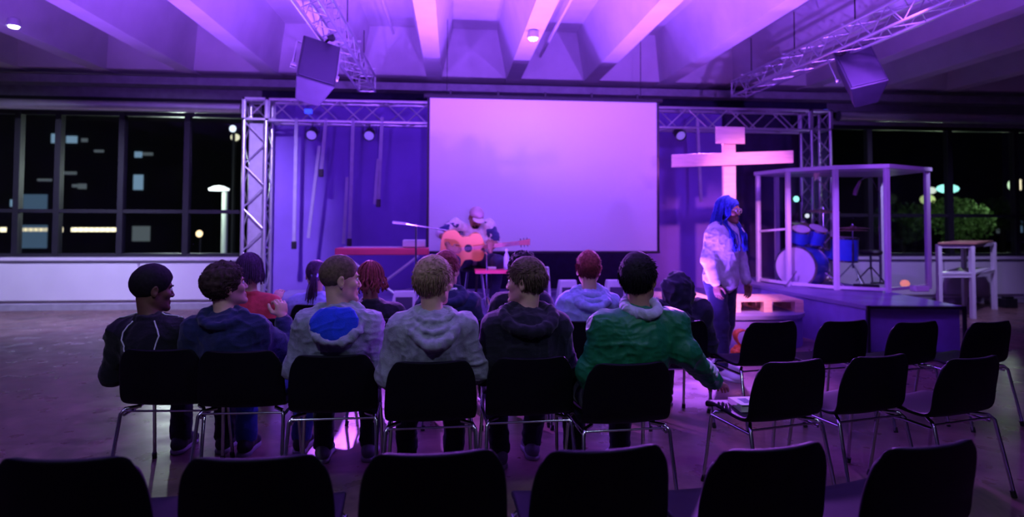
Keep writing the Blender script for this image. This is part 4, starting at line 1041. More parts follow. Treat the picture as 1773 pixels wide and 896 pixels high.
def long_locks(root_h, J, hs, m, seed, n, zdrop, r, front=True, spread=.02, curl=.006, thick=.018):
    """locks hanging from the crown over the skull and down to a length"""
    rng = np.random.default_rng(seed); Rh, c = J['Rh'], J['head']; paths = []
    for i in range(n):
        a = rng.uniform(-PI, PI) if front else rng.uniform(-2.3, 2.3)     # 0 = back
        if abs(a) > (1.6 if front else 2.3): continue
        lv = rng.random(); out = thick * (.5 + .7 * lv)
        pts = []; ph = rng.random() * 6
        for t in np.linspace(.05, 1, 6):
            th_ = t * PI / 2 * 1.02
            x = math.sin(a) * math.sin(th_) * (.078 + out); y = -math.cos(a) * math.sin(th_) * (.098 + out) - .014; z = .038 + math.cos(th_) * (.088 + out)
            pts.append(c + Rh @ (v3(x, y, z) * hs))
        p = pts[-1].copy(); L_ = zdrop * (.75 + .35 * rng.random()); k = 7
        dr = np.array([pts[-1][0] - c[0], pts[-1][1] - c[1], 0]); dr /= np.linalg.norm(dr) + 1e-6
        for j in range(1, k + 1):
            t = j / k; q = p + v3(0, 0, -L_ * t) + dr * (spread * math.sin(t * PI * .7)) + v3(math.sin(ph + t * 9), math.cos(ph + t * 8), 0) * curl
            pts.append(q)
        paths.append(pts)
    mb = strands(paths, r); o = mb.build('hair_locks', m, root_h, smooth=True); return o
def base_joints(o_inv, head_w, yaw=0, pitch=0, roll=0, hs=1.06, lean=0.0, shw=.160, sh_drop=.245):
    h = np.array(o_inv @ head_w)
    J = dict(head=h, Rh=head_rot(yaw, pitch, roll))
    J['pel'] = v3(h[0] * .1, -.030, .56)
    J['neck'] = v3(h[0] * .92, h[1] - .035, h[2] - .155)
    tz = h[2] - sh_drop; cx = h[0] * .85
    J['shL'] = v3(cx - shw, h[1] - .045, tz); J['shR'] = v3(cx + shw, h[1] - .045, tz)
    J['che'] = v3(cx * .8, h[1] - .045, tz - .10)
    J['elL'] = v3(cx - shw - .075, h[1] - .02, tz - .24); J['elR'] = v3(cx + shw + .075, h[1] - .02, tz - .24)
    J['wrL'] = v3(-.12, .20, .62); J['wrR'] = v3(.12, .20, .62)
    J['hipL'] = v3(-.09, -.02, .53); J['hipR'] = v3(.09, -.02, .53)
    J['knL'] = v3(-.14, .33, .52); J['knR'] = v3(.14, .33, .52)
    J['anL'] = v3(-.14, .34, .10); J['anR'] = v3(.14, .34, .10)
    J['toe'] = v3(0, 1, 0); J['hs'] = hs
    return J
def shoe(parent, an, d, m, sole, floor=0.0, s=1.0):
    d = np.array([d[0], d[1], 0.]); d /= np.linalg.norm(d); a = np.array([an[0], an[1], floor])
    F = Field(a - .26 * s, a + .26 * s, .006); z = v3(0, 0, 1); M_ = frame(np.cross(d, z), z)
    F.rc(a - d * .045 * s + z * .055, a + d * .13 * s + z * .045, .040 * s, .038 * s, .02); F.el(a + d * .155 * s + z * .034, v3(.044, .055, .034) * s, .02, M_)
    F.rc(a - d * .015 + z * .06, a - d * .01 + z * .115, .045 * s, .044 * s, .025); F.cut(a + z * .018, -z); F.cut(a + z * .125, z)
    V, Fc = F.mesh(); o = mesh_np('shoe', V, Fc, m, parent)
    F = Field(a - .26 * s, a + .26 * s, .006); F.el(a - d * .035 * s + z * .012, v3(.043, .05, .04) * s, .02, M_); F.el(a + d * .13 * s + z * .012, v3(.050, .075, .04) * s, .02, M_); F.rc(a - d * .03 + z * .01, a + d * .12 * s + z * .01, .040 * s, .044 * s, .02)
    F.cut(a + z * .026, z); F.cut(a + z * .001, -z); V, Fc = F.mesh(); mesh_np('sole', V, Fc, sole, o)
    mb = MB(); px_ = np.cross(d, z)
    for k in range(4):
        q = a + d * (.035 + k * .022) * s + z * (.098 - k * .007) * s; mb.tube([q - px_ * .026 * s - z * .012, q + z * .002, q + px_ * .026 * s - z * .012], .0035, 5)
    mb.build('laces', LACE if m is not SHB else sole, o); return o
SHB = mat('dark_shoe', (.02, .02, .025), .5); SHW = mat('white_shoe', (.74, .72, .78), .5); SOLE = mat('shoe_sole', (.35, .34, .38), .6); SOLEW = mat('white_sole', (.8, .8, .84), .6); SHG = mat('grey_shoe', (.16, .15, .2), .6, var=.3)
JEANS = cloth_mat('dark_trousers', (.015, .016, .03)); BLUEJ = cloth_mat('blue_denim', (.05, .11, .42)); NAVYJ = cloth_mat('navy_jeans', (.035, .03, .10))
def make_person(origin, rz, label, J, skin, top, hair, hairm, seed, trousers=JEANS, shoes=(SHB, SOLE), face=True, hands=None, h=.0055, top_g=.026, amp=.010, hood=None, collar=None, hem=.0, floor=0.0, extra=None, sleeve=1.0, name='top', h2=.008):
    root = empty('person', origin, rz); tag(root, label, 'person'); hs = J['hs']
    keys = ['head', 'pel', 'shL', 'shR', 'elL', 'elR', 'wrL', 'wrR', 'knL', 'knR', 'anL', 'anR']
    lo, hi = bounds([J[k] for k in keys], .24); lo[2] = max(lo[2], -.03)
    F = Field(lo, hi, h); torso(F, J, 0); neck_head(F, J, hs); legs(F, J, 0)
    for s in 'LR':
        F.rc(J['sh' + s], J['el' + s], .050, .040, .03); F.rc(J['el' + s], J['wr' + s], .041, .027, .015)
        hd = (hands or {}).get(s, {}); d = hd.get('d', J['wr' + s] - J['el' + s]); hand(F, J['wr' + s], np.array(d, float), np.array(hd.get('n', (0, -.2, -1)), float), hd.get('side', 1 if s == 'R' else -1), hd.get('curl', .35))
        F.rc(J['an' + s], J['an' + s] + J['toe'] * .12 + v3(0, 0, -.05), .035, .026, .03)
    V, Fc = F.mesh(); body = mesh_np('body', V, Fc, skin, root)
    if face:
        Rh = J['Rh']
        for s in (-1, 1):
            c = J['head'] + Rh @ (v3(s * .032, .078, .008) * hs)
            e_ = MB().lathe([(.0005, -.0125), (.008, -.0098), (.0122, -.003), (.0122, .003), (.008, .0098), (.0005, .0125)], c, tuple(Rh @ v3(0, 1, 0)), 16).build('eye', EYEW, root, smooth=True)
            MB().lathe([(.0005, 0), (.0062, -.001), (.0062, -.003), (.0005, -.003)], c + Rh @ v3(0, .0130, 0), tuple(Rh @ v3(0, 1, 0)), 14).build('iris', IRIS, e_, smooth=True)
            MB().tube([J['head'] + Rh @ (v3(s * a_, b_, c_) * hs) for a_, b_, c_ in ((.016, .096, .024), (.032, .093, .030), (.048, .080, .026))], [.003, .004, .002], 6).build('eyebrow', hairm, root, smooth=True)
    hobj = make_hair(root, J, hs, hair, hairm, seed) if hair else None
    # garment
    lo, hi = bounds([J[k] for k in ('shL', 'shR', 'elL', 'elR', 'wrL', 'wrR', 'pel', 'neck')], .22)
    F = Field(lo, hi, h2); torso(F, J, top_g)
    for s in 'LR':
        a, b_, c = J['sh' + s], J['el' + s], J['wr' + s]
        F.rc(a, b_, .058 + top_g * .8, .050 + top_g * .6, .05)
        if sleeve >= 1:
            d = (c - b_) / np.linalg.norm(c - b_); F.rc(b_, c - d * .03, .050 + top_g * .6, .040 + top_g * .3, .03); F.rc(c - d * .055, c - d * .012, .036, .037, .008)
    nk = J['neck']
    if hood:
        drop, wd, roll = hood
        def ring(sc_, out, lim, n_):
            ps = []
            for t in np.linspace(-1, 1, n_):
                a = t * lim; cc = max(0, math.cos(a * .62)); dz = drop * sc_ * cc ** 2.4
                rr = .076 + (wd - .076) * (sc_ ** .5) * max(0, math.cos(a / 2)) ** 1.2
                ps.append(nk + v3(math.sin(a) * rr * 1.08, -math.cos(a) * rr * .60 - dz * .52 - .012 - out, .020 - dz))
            return ps
        def roll_(ps, r_, k_):
            for p, q in zip(ps[:-1], ps[1:]): F.rc(p, q, r_, r_, k_)
        roll_(ring(1, .004, 2.75, 19), roll, .012)
        sl_ = np.array(Matrix.Rotation(R(-26), 3, 'X')); F.el(nk + v3(0, -.060 - drop * .32, -drop * .52), (wd * .78, .030, drop * .58), .02, sl_)
        if drop > .12 and wd < .15:
            roll_(ring(.62, .012, 1.7, 11), roll * .6, .008); roll_(ring(.30, .012, 1.9, 11), roll * .6, .008)
    elif collar != 0:
        for k in range(14):
            a, b_ = 2 * PI * k / 14, 2 * PI * (k + 1) / 14; g_ = lambda t: nk + v3(math.sin(t) * .070, math.cos(t) * .066 - .005, -.012 - .018 * math.cos(t))
            F.rc(g_(a), g_(b_), .013, .013, .01)
    if J.get('hemz'): F.cut((0, 0, J['hemz']), (0, 0, -1))
    V, Fc = F.mesh(); V = cloth_disp(V, Fc, amp, seed, 8); V = cloth_disp(V, Fc, amp * .45, seed + 5, 19)
    g = mesh_np(name, V, Fc, top, root)
    # trousers
    lo, hi = bounds([J[k] for k in ('pel', 'hipL', 'hipR', 'knL', 'knR', 'anL', 'anR')], .17)
    F = Field(lo, hi, .009); X = v3(1, 0, 0); F.el(J['pel'] + v3(0, 0, -.01), (.168, .128, .115), .05); legs(F, J, .016); F.cut((0, 0, J['anL'][2] - .025 if J['anL'][2] < J['anR'][2] else J['anR'][2] - .025), (0, 0, -1))
    V, Fc = F.mesh(); V = cloth_disp(V, Fc, .007, seed + 2, 12); mesh_np('trousers', V, Fc, trousers, root)
    for s in 'LR': shoe(root, J['an' + s], J.get('toe' + s, J['toe']), shoes[0], shoes[1], floor, J.get('shoe_s', 1.0))
    return root, body, g, hobj
def seat_origin(c): return Vector(c.location), c.rotation_euler.z
def seated(chair_, hpx, hpy, label, skin, top, hair, hairm, seed, yaw=0, pitch=0, roll=0, dy=-.0, adj=None, **k):
    o, rz = seat_origin(chair_); m = Matrix.Translation(o) @ Matrix.Rotation(rz, 4, 'Z')
    hw_ = PY(hpx, hpy, o.y + dy); J = base_joints(m.inverted(), hw_, yaw, pitch, roll)
    J['_m'] = m
    if adj: adj(J, m)
    return make_person(o, rz, label, J, skin, top, hair, hairm, seed, **k), J, m
def loc(m, px, py, dy, J=None):
    """picture point -> local point on the vertical plane dy in front of the seat"""
    return np.array(m.inverted() @ PY(px, py, m.translation.y + dy))
GREYH = cloth_mat('grey_hoodie_cloth', (.30, .32, .40), .22); GREYH2 = cloth_mat('light_grey_hoodie_cloth', (.34, .35, .42), .22)
NAVY = cloth_mat('navy_hoodie_cloth', (.015, .022, .085)); BLKT = cloth_mat('black_track_jacket_cloth', (.008, .008, .014)); GREEN = mat('green_satin_jacket_cloth', (.008, .20, .075), .50, var=.12, vscale=20, bump=.1, bscale=120, spec=.35)
BLKJ = cloth_mat('black_jacket_cloth', (.014, .013, .026)); REDT = cloth_mat('red_top_cloth', (.55, .05, .07)); LILAC = cloth_mat('lilac_hoodie_cloth', (.40, .42, .95)); PUFF = cloth_mat('black_puffer_cloth', (.02, .015, .05))
PALE = cloth_mat('pale_lilac_hoodie_cloth', (.72, .66, .80)); WHITEP = cloth_mat('white_piping', (.8, .8, .88)); ROYAL = cloth_mat('royal_blue_lining', (.01, .05, .62)); GREYL = cloth_mat('pale_grey_collar_cloth', (.52, .55, .68))
def snap_tube(garment, pts, r, m, name, parent, off=.004, flat=False):
    bvh = BVHTree.FromPolygons([v.co[:] for v in garment.data.vertices], [p.vertices[:] for p in garment.data.polygons]); P_ = []
    for i in range(len(pts) - 1):
        for t in np.linspace(0, 1, 7)[:-1]:
            q = Vector(pts[i]) * (1 - t) + Vector(pts[i + 1]) * t; l_, n_, *_ = bvh.find_nearest(q); P_.append(l_ + n_ * off)
    return MB().tube(P_, r, 6).build(name, m, parent, smooth=True)

# --- second row, six people seen from behind
(r1, _, g1, h1), J1, m1 = seated(CH2[0], 265, 503, 'person in a black track jacket with white piping, first chair of the second row', DARK, BLKT, ('crop', .012), BLACKH, 21, yaw=-52, pitch=-4, dy=-.03, name='track_jacket', collar=1)
for sx in (-1, 1):
    s_ = J1['shR'] if sx > 0 else J1['shL']; nk = J1['neck']
    snap_tube(g1, [nk + v3(sx * .06, -.08, -.01), nk + v3(sx * .115, -.16, -.06), s_ + v3(-sx * .06, -.2, -.09), s_ + v3(-sx * .0, -.2, -.17)], .0042, WHITEP, 'piping', g1, .002)
    snap_tube(g1, [nk + v3(sx * .07, -.02, .02), s_ + v3(-sx * .05, -.02, .2), s_ + v3(sx * .04, -.02, .1)], .004, WHITEP, 'piping', g1, .002)
def adj2(J, m):
    J['elR'] = loc(m, 500, 612, .10); J['wrR'] = loc(m, 489, 552, .16); J['knR'] = v3(.26, .30, .52); J['anR'] = v3(.20, .36, .1)
(r2, *_), J2, m2 = seated(CH2[1], 392, 497, 'person in a dark navy hoodie, thick dark hair, right hand raised near the face', LIGHT, NAVY, ('curly', .022), BRNH, 22, yaw=-58, pitch=12, roll=4, dy=-.03, adj=adj2, name='hoodie', hood=(.07, .12, .024), trousers=BLUEJ, hands={'R': dict(d=(-.15, .1, 1), n=(-.6, .6, 0), curl=.9)})
(r3, _, g3, h3), J3, m3 = seated(CH2[2], 590, 487, 'person with cropped hair in a grey hoodie showing blue hood lining, profile to the right', LIGHT, GREYH, ('crop', .004), SHORTH, 23, yaw=-74, pitch=0, dy=-.03, name='hoodie', hood=(.175, .155, .020), amp=.011, h2=.0065, shoes=(SHG, SOLE))
nk = J3['neck']; F = Field(nk - .25, nk + .25, .006)
F.el(nk + v3(-.005, -.130, -.055), (.128, .036, .108), .02, np.array(Matrix.Rotation(R(-28), 3, 'X'))); F.cut(nk + v3(0, 0, .020), (0, .0, 1)); F.cut(nk + v3(0, -.045, 0), (0, 1, .0))
V, Fc = F.mesh(); mesh_np('hood_lining', cloth_disp(V, Fc, .006, 40, 14), Fc, ROYAL, g3)
(r4, _, g4, h4), J4, m4 = seated(CH2[3], 751, 492, 'blond person in a plain light grey hoodie, seen from behind in the second row', LIGHT, GREYH2, ('short', .018), BLONDH, 24, yaw=-38, pitch=2, dy=-.03, name='hoodie', hood=(.165, .125, .022), amp=.011, h2=.0065)
def adj5(J, m): J['anL'] = v3(-.10, .30, .1); J['anR'] = v3(.12, .42, .1)
(r5, _, g5, h5), J5, m5 = seated(CH2[4], 910, 491, 'person in a black padded jacket turning the face to the left', LIGHT, BLKJ, ('short', .010), SHORTH, 25, yaw=62, pitch=2, dy=-.0, adj=adj5, name='jacket', hood=(.11, .15, .030), amp=.009, h2=.0065, top_g=.034, shoes=(SHG, SOLE))
def adj6(J, m):
    J['w'] = 1.12
    J['shL'] += v3(-.03, 0, 0); J['shR'] += v3(.03, 0, 0)
    J['elR'] = loc(m, 1186, 612, -.10); J['wrR'] = loc(m, 1240, 664, .05); J['elL'] += v3(-.03, 0, 0)
(r6, _, g6, h6), J6, m6 = seated(CH2[5], 1107, 487, 'person in a green jacket with pale collar, right hand resting on the next chair', TAN, GREEN, ('short', .020), BLACKH, 26, yaw=-46, pitch=4, roll=-3, dy=-.0, adj=adj6, name='jacket', amp=.010, top_g=.030, h2=.0065, collar=1, hands={'R': dict(d=(.55, .55, -.25), n=(0, 0, -1), curl=.3)}, shoes=(SHW, SOLEW))
nk = J6['neck']; F = Field(nk - .2, nk + .2, .005)
for k in range(16):
    a, b_ = 2 * PI * k / 16, 2 * PI * (k + 1) / 16; g_ = lambda t: nk + v3(math.sin(t) * .090, -math.cos(t) * .082 - .014, .018 - .030 * math.cos(t))
    F.rc(g_(a), g_(b_), .026, .026, .015)
V, Fc = F.mesh(); mesh_np('hoodie_collar', cloth_disp(V, Fc, .006, 41, 20), Fc, GREYL, g6)
d_ = (J6['wrR'] - J6['elR']); dn = d_ / np.linalg.norm(d_); up = np.cross(np.cross(dn, v3(0, 0, 1)), dn); up /= np.linalg.norm(up)
for k in range(3):
    c = J6['elR'] + d_ * (.50 + k * .14); sd = np.cross(dn, up)
    snap_tube(g6, [c + sd * .08 - up * .0 - dn * .02, c + (sd * .6 + up * .7) * .09, c + up * .1 + dn * .02], .0085, WHITEP, 'sleeve_stripe', g6, .002)

# book on the empty chair
bo = Vector(book_chair.location); bk = empty('book', (0, 0, 0)); m_ = Matrix.Translation(bo) @ Matrix.Rotation(book_chair.rotation_euler.z, 4, 'Z')
bk.location = m_ @ Vector((-.03, .03, .452)); bk.rotation_euler = (0, 0, book_chair.rotation_euler.z + R(-12)); tag(bk, 'thick pale book lying on the empty chair seat under the green sleeved hand', 'book')
MB().box((-.11, -.075, .003), (.10, .075, .036)).build('pages', M['paper'], bk); MB().box((-.115, -.08, 0), (.105, .08, .003)).box((-.115, -.08, .036), (.105, .08, .039)).box((-.118, -.08, 0), (-.112, .08, .039)).build('cover', M['paper'], bk)
MB().box((-.08, -.045, .039), (-.03, .045, .0396)).build('cover_print', M['ink'], bk)

# --- third row
def adja(J, m):
    J['elR'] = loc(m, 470, 545, .15); J['wrR'] = loc(m, 478, 522, .25)
(ra, *_ , ha), Ja, ma = seated(CH3[0], 431, 472, 'person with straight dark bobbed hair and a red top, ahead of the navy hoodie', LIGHT, REDT, ('bob', .016), PURPH, 31, yaw=20, pitch=0, dy=.0, adj=adja, h=.007, h2=.01, amp=.006, top_g=.014, name='red_top', face=False)
long_locks(ha, Ja, 1.06, PURPH, 31, 260, .115, .0055, True, .012, .001, .016)
(rb, *_ , hb_), Jb, mb_ = seated(CH3[1], 641, 487, 'person with reddish dreadlocks in a black top, beside the cropped hair profile', BROWN, BLKJ, ('dreads', .012), REDH, 32, yaw=8, pitch=0, dy=.0, h=.007, h2=.01, name='top', face=False)
long_locks(hb_, Jb, 1.06, REDH, 32, 110, .11, .0085, True, .03, .008, .02)
(rc_, _, gc, hc_), Jc, mc = seated(CH3[2], 773, 470, 'person in a navy hoodie with pale shirt collar, ahead of the blond person', LIGHT, NAVY, ('short', .016), REDH, 33, yaw=-38, pitch=2, dy=.0, h=.007, h2=.01, name='hoodie', hood=(.09, .13, .028), face=False)
nk = Jc['neck']; MB().tube([nk + v3(math.sin(a) * .066, -math.cos(a) * .062 - .004, .022) for a in np.linspace(.2, 2.9, 9)], .014, 8).build('shirt_collar', WHITEP, gc, smooth=True)
(rd, *_), Jd, md_ = seated(CH3[3], 906, 470, 'afro haired person in black, mostly hidden behind the padded jacket', DARK, BLKJ, ('afro', .030), BLACKH, 34, yaw=0, dy=.15, h=.008, h2=.011, face=False)
(re_, *_), Je, me_ = seated(CH3[4], 1019, 469, 'person in a lilac hoodie with short reddish hair, seen from behind', LIGHT, LILAC, ('short', .014), REDH, 35, yaw=-8, dy=.0, h=.007, h2=.008, name='hoodie', hood=(.13, .13, .030), face=False, amp=.010)
def adjg(J, m):
    J['che'] += v3(0, -.04, .05); J['shR'] += v3(.03, 0, .07); J['shL'] += v3(-.02, 0, .07); J['elR'] += v3(.03, 0, .05)
(rg, _, gg, hg), Jg, mg = seated(CH3[5], 1170, 503, 'person in a black puffer jacket bending forward, hood raised over the head', BROWN, PUFF, None, BLACKH, 36, yaw=-15, pitch=-42, dy=.12, adj=adjg, h=.007, h2=.009, name='puffer_jacket', face=False, top_g=.05, amp=.014, collar=0)
F = Field(Jg['head'] - .22, Jg['head'] + .22, .008); F.el(Jg['head'] + v3(0, -.03, .01), (.118, .14, .125), .02, Jg['Rh']); F.rc(Jg['head'] + v3(0, -.05, -.05), Jg['neck'] + v3(0, -.06, -.06), .10, .10, .05)
F.el(Jg['head'] + Jg['Rh'] @ v3(0, .14, -.03), (.075, .10, .10), .02, Jg['Rh'], 's')
V, Fc = F.mesh(); mesh_np('hood', cloth_disp(V, Fc, .016, 50, 13), Fc, PUFF, gg)
(rh_, *_ , hh_), Jh, mh = seated(CH4, 548, 478, 'person in a lilac top with a plum ponytail, in the row ahead beside the stage', LIGHT, LILAC, ('pony', .010), PURPH, 37, yaw=4, dy=.0, h=.008, h2=.011, name='hoodie', face=False)
cH, Rr = Jh['head'], Jh['Rh']; rng = np.random.default_rng(5); paths = []
for i in range(90):
    s_ = rng.normal(size=3) * .012; b0 = cH + Rr @ v3(0, -.11, .02)
    paths.append([b0 + s_ * .4, b0 + v3(0, -.03, -.03) + s_, b0 + v3(-.01, -.035, -.12) + s_ * 1.6, b0 + v3(-.02, -.02, -.22) + s_ * 1.8, b0 + v3(-.02, -.015, -.32) + s_ * 1.2])
strands(paths, .004).build('ponytail', PURPH, hh_, smooth=True)
o = MB().lathe([(.02, -.012), (.032, -.008), (.032, .008), (.02, .012), (.02, -.012)], cH + Rr @ v3(0, -.115, .02), (0, -1, .2), 16, False).build('hair_band', LILAC, hh_, smooth=True)

# --- standing woman
fo = PZ(1262, 652, 0); rzW = R(-150)
mW = Matrix.Translation((fo.x - .03, fo.y + .1, 0)) @ Matrix.Rotation(rzW, 4, 'Z'); yw_ = fo.y + .1
def wl(px, py, dy=0): return np.array(mW.inverted() @ PY(px, py, yw_ + dy))
hd_ = wl(1262, 366, -.02)
JW = dict(head=hd_, Rh=head_rot(12, -3, 0), hs=1.04, toe=v3(0, 1, 0), w=1.0)
hx, hy, hz_ = hd_
JW['neck'] = v3(hx, hy - .035, hz_ - .14); JW['che'] = v3(hx * .6, hy - .05, hz_ - .31); JW['pel'] = v3(0, hy - .06, .93)
JW['shL'] = v3(hx - .148, hy - .045, hz_ - .238); JW['shR'] = v3(hx + .148, hy - .045, hz_ - .238)
JW['elL'] = v3(hx - .235, hy - .06, hz_ - .48); JW['elR'] = v3(hx + .245, hy - .05, hz_ - .47)
JW['wrL'] = v3(hx - .22, hy + .04, hz_ - .71); JW['wrR'] = v3(hx + .25, hy + .03, hz_ - .70)
for s, sx in (('L', -1), ('R', 1)):
    JW['hip' + s] = v3(sx * .085, hy - .06, .90); JW['kn' + s] = v3(sx * .10, hy - .02 + .04 * sx, .48); JW['an' + s] = v3(sx * .12, hy - .06 + .10 * sx, .09)
JW['shoe_s'] = 1.14; JW['toeL'] = v3(-.15, 1, 0); JW['toeR'] = v3(.2, 1, 0); JW['hemz'] = .80
rw, bw, gw, hw2 = make_person(mW.translation, rzW, 'standing person with long blue hair and glasses, pale hoodie, dark jeans and white sneakers', JW, BROWN, PALE, ('long', .012), BLUEH, 60, trousers=NAVYJ, shoes=(SHW, SOLEW), h=.0055, h2=.008, top_g=.040, amp=.006, name='hoodie', hood=(.10, .14, .034), hands={'L': dict(d=(.0, .2, -1), n=(1, 0, 0), curl=.4), 'R': dict(d=(0, .2, -1), n=(-1, 0, 0), curl=.4)})
long_locks(hw2, JW, 1.04, BLUEH, 61, 640, .40, .0042, True, .045, .004, .022)
Rh = JW['Rh']; cW = JW['head']; rng = np.random.default_rng(8); paths = []
for sx in (-1, 1):
    for i in range(70):
        e1, e2 = rng.normal(size=2) * .016; b0 = cW + Rh @ v3(sx * .082, .01 + e1, .045 + e2)
        p1 = cW + Rh @ v3(sx * .098 + e2 * .4, .03 + e1, -.03); nk_ = JW['neck']; p2 = nk_ + v3(sx * .09 + e1, .05 + e2 * .8, .03); p3 = nk_ + v3(sx * .085 + e2, .125 + abs(e1), -.09); p4 = nk_ + v3(sx * .075 + e1 * 1.2, .150 + abs(e2) * .6, -.20 - rng.random() * .06)
        paths.append([b0, p1, p2, p3, p4])
strands(paths, .0055).build('front_hair_locks', BLUEH, hw2, smooth=True)
gl = MB()
for s in (-1, 1):
    gl.tube([JW['head'] + Rh @ (v3(s * .034 + math.cos(a) * .024, .101, .006 + math.sin(a) * .021) * 1.04) for a in np.linspace(0, 2 * PI, 15)], .0018, 6)
    gl.tube([JW['head'] + Rh @ (v3(s * .058, .102, .012) * 1.04), JW['head'] + Rh @ (v3(s * .082, .0, .016) * 1.04)], .0022, 6)
gl.tube([JW['head'] + Rh @ (v3(-.010, .106, .008) * 1.04), JW['head'] + Rh @ (v3(.010, .106, .008) * 1.04)], .0025, 6)
gl.build('glasses', mat('clear_glasses_frame', (.42, .36, .46), .5), rw)

# --- guitarist on the stage
Yg = 8.0; og = PY(822, 470, Yg); mG = Matrix.Translation((og.x, Yg, SH)) @ Matrix.Rotation(PI, 4, 'Z')
def gl_(px, py, dy=0): return np.array(mG.inverted() @ PY(px, py, Yg + dy))
JG = base_joints(mG.inverted(), PY(824, 378, Yg - .06), yaw=12, pitch=-32, roll=-4, hs=1.05)
JG['pel'] = v3(0, -.06, .64)
for s, sx in (('L', -1), ('R', 1)):
    JG['hip' + s] = v3(sx * .10, -.03, .60); JG['kn' + s] = v3(sx * .27, .33, .60); JG['an' + s] = v3(sx * .22, .30, .10)
JG['shR'] = gl_(789, 390, -.03); JG['elR'] = gl_(763, 405, -.16); JG['wrR'] = gl_(779, 430, -.43); JG['shL'] = gl_(846, 391, -.02)
JG['elL'] = gl_(859, 420, -.10); JG['wrL'] = gl_(849, 433, -.40)
TEE = cloth_mat('white_tee_cloth', (.74, .66, .72)); NAVS = cloth_mat('navy_sleeve_cloth', (.04, .04, .16))
rgt, bgt, ggt, _ = make_person(mG.translation, PI, 'seated guitarist in a cap and white shirt with navy sleeves, playing on the stage', JG, BROWN, TEE, None, BLACKH, 70, trousers=NAVYJ, h=.0065, h2=.009, sleeve=0, top_g=.02, hands={'R': dict(d=(-1, .0, -.25), n=(0, -1, -.1), curl=.5), 'L': dict(d=(.1, .35, .9), n=(.4, -1, 0), curl=1.0)}, name='shirt')
for s in 'LR':
    F = Field(np.minimum(JG['sh' + s], JG['el' + s]) - .14, np.maximum(JG['sh' + s], JG['el' + s]) + .14, .008)
    a, b_ = JG['sh' + s], JG['el' + s]; F.rc(a + (b_ - a) * .05, a + (b_ - a) * .85, .080, .070, .02); V, Fc = F.mesh(); mesh_np('sleeve', cloth_disp(V, Fc, .008, 71, 12), Fc, NAVS, ggt)
Rg = JG['Rh']; c = JG['head']; F = Field(c - .22, c + .22, .005)
F.el(c + Rg @ v3(0, -.012, .055), (.092, .112, .088), .02, Rg); F.cut(c + Rg @ v3(0, 0, .045), Rg @ v3(0, .1, -1))
V, Fc = F.mesh(); cap = mesh_np('cap', V, Fc, mat('cap_cloth', (.50, .34, .42), .8), rgt)
F = Field(c - .24, c + .24, .005); F.el(c + Rg @ v3(0, .10, .040), (.072, .085, .012), .01, Rg); V, Fc = F.mesh(); mesh_np('cap_brim', V, Fc, mat('cap_brim_cloth', (.72, .60, .66), .8), cap)
F = Field(c - .2, c + .2, .005); F.el(c + Rg @ v3(0, .062, -.085), (.048, .040, .040), .02, Rg); F.el(c + Rg @ v3(0, .075, -.05), (.03, .03, .012), .01, Rg); V, Fc = F.mesh(); mesh_np('beard', V + 0, Fc, BLACKH, rgt)
# stool
e_ = empty('stool', (og.x, Yg + .06, SH)); tag(e_, 'black stool under the seated guitarist', 'stool')
o = MB().lathe([(.001, .51), (.17, .51), (.18, .48), (.17, .45), (.001, .45)]).build('seat', M['blackmetal'], e_); smooth_obj(o)
for k in range(4):
    a = PI / 4 + k * PI / 2; MB().tube([(.12 * math.cos(a), .12 * math.sin(a), .45), (.20 * math.cos(a), .20 * math.sin(a), .005)], .013, 8).build('leg', M['chrome'], e_)
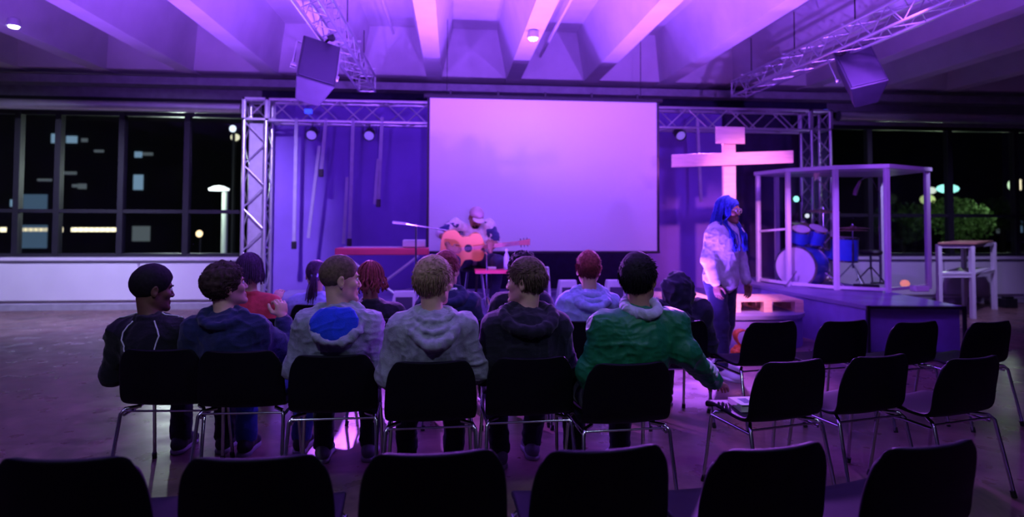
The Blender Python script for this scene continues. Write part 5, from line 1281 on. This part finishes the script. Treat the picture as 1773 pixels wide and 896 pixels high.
# guitar
Y_ = Yg - .30; bc, hp_ = PY(802, 430, Y_), PY(905, 419, Y_)
ang = math.atan2(hp_.z - bc.z, hp_.x - bc.x); e_ = empty('acoustic_guitar', (bc.x, Y_, bc.z)); tag(e_, 'orange acoustic guitar held across the lap of the seated guitarist', 'guitar')
Rt = Matrix.Rotation(-ang, 4, 'Y') @ Matrix.Rotation(R(8), 4, 'X')
outl = []
for k in range(64):
    t = k / 63 * PI      # along the body, butt -> neck end
    x = -.25 + .49 * k / 63; u = k / 63
    lower = .20 * math.exp(-((u - .27) / .27) ** 4); upper = .145 * math.exp(-((u - .80) / .19) ** 4); w = max(lower, upper, .118 if .2 < u < .86 else 0)
    w *= min(1, math.sqrt(max(0, u) / .06)) if u < .06 else 1
    w *= min(1, math.sqrt(max(0, 1 - u) / .05)) if u > .95 else 1
    outl.append((x * 1.12, w * 1.18))
ws = [w for _, w in outl]
for _ in range(4): ws = [ws[0]] + [(ws[i - 1] + ws[i] + ws[i + 1]) / 3 for i in range(1, 63)] + [ws[63]]
poly = [(outl[i][0], ws[i]) for i in range(64)] + [(outl[i][0], -ws[i]) for i in range(63, -1, -1)]
gb = MB().prism(poly, -.05, .05).xf(Rt @ Matrix.Rotation(PI / 2, 4, 'X')).build('body', M['guitar'], e_, bevel=.006)
GX = Rt
o = MB().cyl((.06, -.0515, 0), (.06, -.0505, 0), .048, 28).xf(GX).build('sound_hole', M['blackmetal'], gb)
MB().obox((-.10, -.056, 0), (.014, 0, 0), (0, .006, 0), (0, 0, .07)).xf(GX).build('bridge', M['guitarneck'], gb)
nl = (hp_ - bc).length
MB().obox(((.12 + nl - .06) / 2, -.055, 0), ((nl - .06 - .12) / 2, 0, 0), (0, .012, 0), (0, 0, .024)).xf(GX).build('neck', M['guitarneck'], e_, bevel=.005)
hd = MB().prism([(nl - .07, -.025), (nl + .08, -.038), (nl + .085, .038), (nl - .07, .025)], .045, .065).xf(GX @ Matrix.Rotation(PI / 2, 4, 'X')).build('headstock', M['guitarneck'], e_, bevel=.003)
pg = MB()
for i in range(3):
    for s in (-1, 1): pg.cyl((nl - .03 + i * .04, -.055, s * .03), (nl - .03 + i * .04, -.055, s * .055), .007, 8)
pg.xf(GX).build('tuning_pegs', M['chrome'], hd)
st_ = MB()
for i in range(6): st_.tube([(-.10, -.064, -.018 + i * .0072), (nl - .05, -.069, -.016 + i * .0064)], .0009, 4)
st_.xf(GX).build('strings', M['chrome'], e_)
